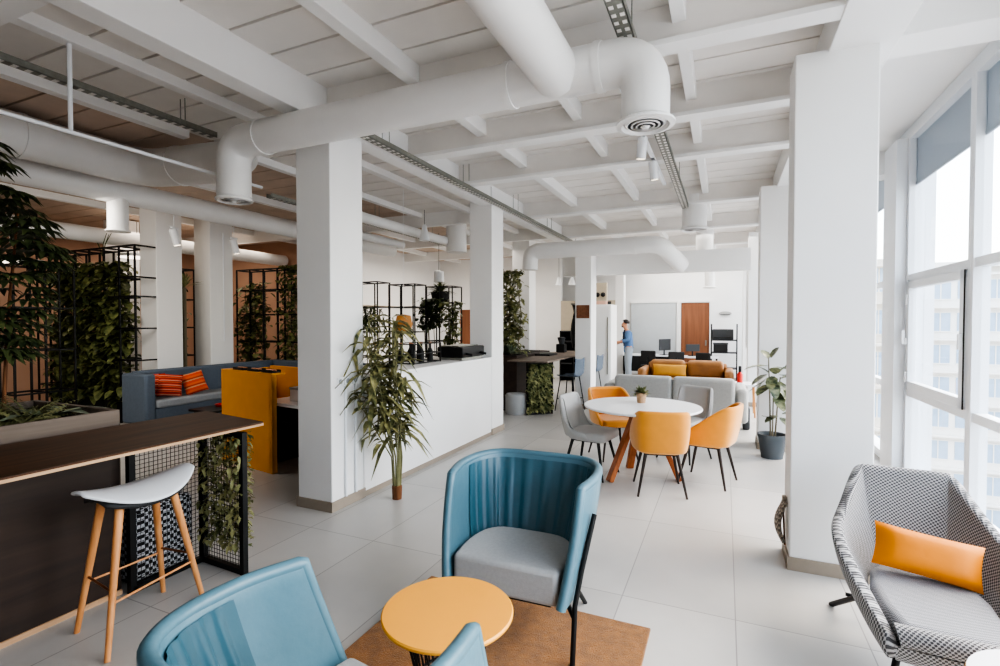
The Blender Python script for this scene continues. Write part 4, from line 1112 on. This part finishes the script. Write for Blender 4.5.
struct('wall_niche', MB().box(-3.05, -2.62, 12.2, 12.3, 0, 2.55), M['beige'])
for k, (x, lab) in enumerate([(-2.83, 'round black wall lamp, left of two above the locker'), (-2.69, 'round black wall lamp, right of two above the locker')]):
    t = thing('wall_lamp', lab, 'lamp', (x, 12.2, 2.26), 0, 'round black wall lamps')
    MB().lathe([(.001, -.06), (.045, -.04), (.06, 0), (.045, .04), (.001, .06)], (0, -.08, 0), 18).obj('head', M['blackm'], t)
    MB().tube([(0, 0, 0), (0, -.06, 0)], .012, 8).obj('arm', M['blackm'], t)

# back wall: board, door
struct('trim_3', MB().box(-2.52, -.3, 14.93, 15, 2.142, 2.2).box(-1.24, -1.13, 14.93, 15, 0, 2.142).box(-.39, -.3, 14.93, 15, 0, 2.142), M['white'])
tag(MB().box(-2.50, -1.26, 14.95, 14.99, .45, 2.14).obj('pin_board', M['screen'], smooth=False), 'large pale grey board on the back wall behind the person', 'board')
dr = struct('door_2', MB().box(-1.12, -.40, 14.95, 15, 0, 2.13), M['doorw'])
MB().box(-.5, -.46, 14.90, 14.95, .95, 1.1).obj('handle', M['steel'], dr, smooth=False)

# grey sofa
t = thing('grey_sofa', 'light grey sofa seen from behind beyond the dining table', 'sofa', (-.72, 8.15, 0), R(1))
for x0, x1 in ((-.86, -.003), (.003, .86)):
    MB().box(x0, x1, -.24, -.02, .16, .775).obj('backrest', M['sofag'], t, bev=.06, segs=4)
    MB().box(x0, x1, -.02, .70, .24, .46).obj('seat', M['sofag'], t, bev=.05, segs=4)
for s in (-1, 1):
    MB().box(min(s*.87, s*1.03), max(s*.87, s*1.03), -.22, .72, .14, .64).obj('armrest', M['sofag'], t, bev=.06, segs=4)
MB().box(-.86, .86, -.2, .68, .14, .24).obj('base', M['sofag'], t, bev=.02)
for sx in (-.9, .9):
    for sy in (-.14, .62): MB().tube([(sx, sy, 0), (sx, sy, .15)], .02, 8).obj('leg', M['blackm'], t)

# caramel leather sofa facing the camera
t = thing('leather_sofa', 'caramel leather sofa facing the camera behind the grey one', 'sofa', (-.75, 11.2, 0))
for x0, x1 in ((-.74, -.015), (.015, .74)):
    MB().box(x0, x1, .14, .42, .40, .785).obj('back_cushion', M['tanl'], t, bev=.09, segs=4)
    MB().box(x0, x1, -.45, .2, .24, .45).obj('seat', M['tanl'], t, bev=.06, segs=4)
MB().box(-.8, .8, .38, .52, .1, .72).obj('backrest', M['tanl'], t, bev=.04)
for s in (-1, 1):
    MB().box(min(s*.75, s*.92), max(s*.75, s*.92), -.45, .5, .0, .64).obj('armrest', M['tanl'], t, bev=.07, segs=4)
MB().box(-.76, .76, -.42, .4, .0, .24).obj('base', M['tanl'], t, bev=.02)
tag(MB().pillow(.68, .28, .16).obj('lumbar_cushion', M['mustc'], loc=(-1.06, 11.16, .57), rot=(R(-14), 0, 0)), 'long mustard cushion on the caramel leather sofa', 'cushion')

# office corner
def desk(lab, loc, w, dpt, rz=0.):
    t = thing('office_desk', lab, 'desk', loc, rz, 'white desks at the back wall')
    MB().box(-w/2, w/2, -dpt/2, dpt/2, .70, .73).obj('desktop', M['tabwhite'], t, smooth=False, bev=.004)
    for sx in (-1, 1):
        for sy in (-1, 1): MB().bar((sx*(w/2-.04), sy*(dpt/2-.04), 0), (sx*(w/2-.04), sy*(dpt/2-.04), .70), .04).obj('leg', M['black'], t, smooth=False)
    return t
desk1 = desk('white desk in front of the grey board', (-1.75, 14.0, 0), 1.5, .7)
MB().box(-.74, .74, -.33, -.31, .30, .70).obj('front_panel', M['blackm'], desk1, smooth=False)
desk('white desk in front of the brown door', (-.62, 13.7, 0), .95, .65)
def office_chair(lab, loc, rz):
    t = thing('office_chair', lab, 'chair', loc, rz, 'black office chairs at the back')
    MB().box(-.23, .23, -.22, .22, .44, .51).obj('seat', M['blackm'], t, bev=.03)
    MB().box(-.19, .19, .20, .25, .58, .88).obj('backrest', M['blackm'], t, bev=.025)
    MB().tube([(0, .1, .46), (0, .27, .55), (0, .24, .75)], .02, 8).obj('back_bracket', M['black'], t)
    MB().tube([(0, 0, .1), (0, 0, .45)], .025, 10).obj('column_tube', M['black'], t)
    for k in range(5):
        a = 2*pi*k/5
        l = MB().tube([(0, 0, .12), (.27*cos(a), .27*sin(a), .07)], .018, 8).obj('leg', M['black'], t)
        MB().lathe([(.001, -.03), (.03, -.02), (.03, .02), (.001, .03)], (0, 0, 0), 12).obj('caster', M['blackm'], l, rot=(R(90), 0, a), loc=(.27*cos(a), .27*sin(a), .032))
    return t
oc = office_chair('black office chair at the desk before the grey board, left', (-1.72, 13.3, 0), R(170))
dup(oc, (-1.15, 13.1, 0), R(200), 'black office chair at the desk before the grey board, right')
dup(oc, (-.35, 12.9, 0), R(150), 'black office chair below the dark machine at the right')
def monitor(lab, loc, rz, w=.5, h=.3):
    t = thing('monitor', lab, 'monitor', loc, rz, 'dark screens on the rear desks')
    MB().box(-w/2, w/2, -.015, .015, .12, .12+h).obj('screen', M['dgrey'], t, smooth=False, bev=.006)
    MB().tube([(0, .02, .01), (0, .02, .2)], .018, 8).obj('stand', M['black'], t)
    MB().box(-.1, .1, -.06, .1, 0, .012).obj('foot', M['black'], t, smooth=False)
monitor('dark monitor turned sideways on the desk before the grey board', (-1.45, 13.95, .73), R(62))
monitor('small dark monitor on the desk before the brown door', (-.75, 13.75, .73), R(20), .34, .18)
t = thing('metal_shelf', 'slim shelf unit with dark equipment right of the brown door', 'shelf', (-.02, 14.2, 0))
for x in (-.3, .3):
    for y_ in (-.2, .2): MB().bar((x, y_, 0), (x, y_, 1.55), .025).obj('post', M['black'], t, smooth=False)
for z in (.4, .8, 1.12): MB().box(-.31, .31, -.21, .21, z, z+.025).obj('shelf_board', M['dgrey'], t, smooth=False)
t = thing('printer', 'dark grey printer on top shelf right of the brown door', 'printer', (-.05, 14.2, 1.145))
MB().box(-.25, .25, -.2, .2, 0, .27).obj('body', M['dgrey'], t, smooth=False, bev=.02)
MB().box(-.2, .2, -.26, -.2, .05, .07).obj('paper_tray', M['blackm'], t, smooth=False)
t = thing('equipment_box', 'black equipment box on the middle shelf right of the brown door', 'box', (-.1, 14.2, .825))
MB().box(-.17, .17, -.17, .17, 0, .22).obj('body', M['blackm'], t, smooth=False, bev=.01)
MB().box(-.18, .18, -.18, .18, .2, .235).obj('lid', M['dgrey'], t, smooth=False, bev=.005)
t = thing('wall_plaque', 'small grey oval plate on the wall above the dark printer', 'plate', (.0, 14.98, 1.83))
MB().lathe([(.16, 0), (.16, .02), (.001, .025)], (0, 0, 0), 28).obj('plate', M['pale'], t, rot=(R(90), 0, 0)).scale = (1, .35, 1)
MB().tube([(-.12, -.03, -.02), (.12, -.03, -.02)], .008, 6).obj('bracket', M['dgrey'], t)
t = thing('hall_side_table', 'small white table with dark legs right of the grey sofa', 'table', (.30, 9.6, 0))
MB().box(-.2, .2, -.25, .25, .52, .55).obj('tabletop', M['tabwhite'], t, smooth=False, bev=.004)
for sx in (-1, 1):
    for sy in (-1, 1): MB().tube([(sx*.15, sy*.2, .52), (sx*.17, sy*.23, 0)], .014, 8).obj('leg', M['beech'], t)
t = thing('red_bottle', 'red bottle with black top on the small table beyond the sofa', 'bottle', (.24, 9.55, .55))
MB().lathe([(.01, 0), (.045, 0), (.047, .15), (.02, .2)], (0, 0, 0), 16).obj('body', M['red'], t)
MB().lathe([(.024, .195), (.024, .29), (.001, .3)], (0, 0, 0), 14).obj('cap', M['blackm'], t)
t = thing('dark_bag', 'dark bag standing by the second right column', 'bag', (.30, 8.35, 0))
MB().box(-.05, .05, -.1, .1, 0, .34).obj('body', M['dgrey'], t, bev=.03, segs=3)
MB().tube([(0, -.06, .33), (0, -.04, .44), (0, .04, .44), (0, .06, .33)], .008, 6).obj('handle', M['blackm'], t)

# ------------------------------------------------------------------ the person at the back
def skin_mesh(name, verts, edges, radii, m, parent, sub=2, root=0):
    me = bpy.data.meshes.new(name); me.from_pydata(verts, edges, []); me.materials.append(m)
    o = bpy.data.objects.new(name, me); COL.objects.link(o); o.parent = parent
    md = o.modifiers.new('skin', 'SKIN'); md.use_smooth_shade = True
    sv = me.skin_vertices[0].data
    for i, r_ in enumerate(radii):
        sv[i].radius = r_ if isinstance(r_, tuple) else (r_, r_); sv[i].use_root = (i == root)
    ss = o.modifiers.new('subsurf', 'SUBSURF'); ss.levels = sub; ss.render_levels = sub
    return o
t = thing('person', 'person in denim shirt and pale trousers reaching towards a shelf', 'person', (-2.27, 13.2, 0), R(20)); t.scale = (.97, .97, .97)
# faces -X; body from pelvis
vs = [(0, 0, .94), (0, 0, 1.10), (-.02, 0, 1.28), (-.03, 0, 1.37), (-.055, 0, 1.45), (-.085, 0, 1.51), (-.10, 0, 1.60), (-.09, 0, 1.66)]
ra = [(.11, .14), (.10, .13), (.10, .14), (.06, .09), .045, .062, .085, .06]
ed = [(i, i+1) for i in range(7)]
def chain(pts, rs, root):
    k = root
    for p_, r_ in zip(pts, rs):
        vs.append(p_); ra.append(r_); ed.append((k, len(vs)-1)); k = len(vs)-1
    return k
for s in (-1, 1):
    chain([(0, s*.10, .88), (-.01, s*.105, .50), (.02, s*.11, .10), (-.02, s*.11, .045), (-.15, s*.12, .03)], [.085, .058, .042, .04, .03], 0)
for s, hand in ((-1, (-.42, -.12, 1.12)), (1, (-.40, .10, 1.05))):
    k = chain([(-.03, s*.16, 1.37), (-.06, s*.21, 1.15), (hand[0]*.85, hand[1], hand[2]-.0), hand], [.042, .038, .028, .03], 3)
    for q in range(4):
        y_ = hand[1]+(q-1.5)*.018
        chain([(hand[0]-.045, y_, hand[2]), (hand[0]-.075-.008*(q in (1, 2)), y_, hand[2]-.012), (hand[0]-.095-.01*(q in (1, 2)), y_, hand[2]-.03)], [.010, .009, .008], k)
    chain([(hand[0]-.015, hand[1]-s*.035, hand[2]+.01), (hand[0]-.05, hand[1]-s*.045, hand[2]+.005)], [.011, .009], k)
chain([(-.165, 0, 1.575), (-.195, 0, 1.565)], [.022, .014], 6)
body = skin_mesh('body', vs, ed, ra, M['skin'], t)
skin_mesh('shirt', [(0, 0, .80), (0, 0, 1.10), (-.02, 0, 1.28), (-.04, 0, 1.43), (-.03, -.17, 1.39), (-.055, -.205, 1.17), (-.2, -.17, 1.14), (-.03, .17, 1.39), (-.055, .205, 1.17), (-.2, .16, 1.10)],
          [(0, 1), (1, 2), (2, 3), (3, 4), (4, 5), (5, 6), (3, 7), (7, 8), (8, 9)], [(.14, .17), (.13, .16), (.135, .18), (.10, .13), .075, .062, .05, .075, .062, .05], M['denim'], t)
skin_mesh('trousers', [(0, 0, 1.03), (0, -.10, .86), (-.01, -.105, .50), (.02, -.11, .08), (0, .10, .86), (-.01, .105, .50), (.02, .11, .08)],
          [(0, 1), (1, 2), (2, 3), (0, 4), (4, 5), (5, 6)], [(.115, .145), .10, .074, .062, .10, .074, .062], M['trous'], t)
def hd(u, v):
    a = 2*pi*u; e = -.35+1.92*v
    k = 1.0
    x = -.085+.098*cos(e)*cos(a)*1.04; 
    return (x+.012, .088*cos(e)*sin(a), 1.635+.085*sin(e)) if not (cos(a) < -.35 and e < .55) else (-.085-.07*cos(e)*.6, .075*cos(e)*sin(a), 1.66+.06*sin(e))
MB().grid(hd, 28, 12).obj('hair', M['hair'], t)
bd = MB().lathe([(.001, -.02), (.03, -.014), (.036, .0), (.025, .02)], (-.15, 0, 1.525), 12); bd.obj('beard', M['hair'], t)
for s in (-1, 1):
    MB().lathe([(.001, -.008), (.008, 0), (.001, .008)], (-.168, s*.03, 1.605), 8).obj('eye', M['blackm'], t)
    MB().lathe([(.001, -.03), (.012, 0), (.001, .03)], (-.085, s*.088, 1.59), 8).obj('ear', M['skin'], t)
MB().box(-.19, -.13, -.03, .03, 1.536, 1.542).obj('mouth', M['potw'], t)
MB().tube([(-.12, -.09, 1.44), (-.15, -.1, 1.25), (-.13, -.12, 1.02)], .022, 8).obj('strap', M['navy'], t)
for s in (-1, 1): MB().box(-.17, .06, s*.11-.045, s*.11+.045, 0, .07).obj('shoe', M['blackm'], t, bev=.02)
t = thing('wall_shelf', 'white narrow shelf with papers in front of the person', 'shelf', (-2.98, 13.3, 0))
MB().box(-.14, .14, -.25, .25, .98, 1.01).obj('shelf_board', M['tabwhite'], t, smooth=False)
MB().box(-.14, -.10, -.25, .25, 0, 1.35).obj('back_panel', M['tabwhite'], t, smooth=False)
MB().box(-.14, .10, -.25, -.21, 0, .98).obj('side_panel', M['tabwhite'], t, smooth=False)
#@@LIGHT
# ------------------------------------------------------------------ light
w = bpy.data.worlds.new('sky'); bpy.context.scene.world = w; w.use_nodes = True
n = w.node_tree; bg = n.nodes['Background']
sky = n.nodes.new('ShaderNodeTexSky')
sky.sky_type = 'NISHITA'; sky.sun_disc = False; sky.sun_elevation = R(48); sky.sun_rotation = R(60)
sky.air_density = 1.0; sky.dust_density = 4.0; sky.ozone_density = 1.0
mx = n.nodes.new('ShaderNodeMix'); mx.data_type = 'RGBA'; mx.inputs[0].default_value = .8
n.links.new(sky.outputs[0], mx.inputs[6]); mx.inputs[7].default_value = (.90, .96, 1.0, 1)
n.links.new(mx.outputs[2], bg.inputs['Color']); bg.inputs['Strength'].default_value = 3.6

def area(name, loc, rot, sx, sy, e, col=(1, 1, 1), portal=False):
    l = bpy.data.lights.new(name, 'AREA'); l.shape = 'RECTANGLE'; l.size = sx; l.size_y = sy; l.energy = e; l.color = col
    o = bpy.data.objects.new(name, l); COL.objects.link(o); o.location = loc; o.rotation_euler = rot
    if portal: l.cycles.is_portal = True
    return o
area('window_portal', (XW+.12, 7.0, 1.75), (0, R(90), 0), 3.4, 16, 1, portal=True)
# added fill lights, not fixtures, brightening the front, back, kitchen and left side
area('fill_light', (-2.0, -2.5, 3.1), (R(35), 0, 0), 5, 2, 14, (1, .98, .95))
area('fill_light', (-1.0, 11.3, 3.2), (0, 0, 0), 3, 3, 60, (1, .96, .90))
area('fill_light', (-.9, 14.0, 3.3), (0, 0, 0), 2.5, 1.2, 45, (1, .97, .93))
area('fill_light', (-5.8, 11.0, 3.2), (0, 0, 0), 3, 3, 110, (1, .93, .85))
area('fill_light', (-10.3, 6.8, 3.3), (0, 0, 0), 2.5, 3, 60, (1, .87, .74))
area('fill_light', (-7.2, 2.6, 2.6), (R(40), 0, R(20)), 2.2, 1.2, 55, (1, .94, .86))
# ------------------------------------------------------------------ camera
cd = bpy.data.cameras.new('camera'); cam = bpy.data.objects.new('camera', cd); COL.objects.link(cam)
cd.sensor_width = 36; cd.lens = 504*36/1000; cd.clip_end = 500
cam.location = (0, 0, 1.6); cam.rotation_euler = (R(90-1.25), 0, R(24.06))
sc = bpy.context.scene; sc.camera = cam
sc.view_settings.view_transform = 'AgX'
sc.view_settings.look = 'AgX - High Contrast'
sc.view_settings.exposure = -.12
sc.cycles.max_bounces = 8; sc.cycles.diffuse_bounces = 5; sc.cycles.transparent_max_bounces = 12
sc.cycles.use_denoising = True
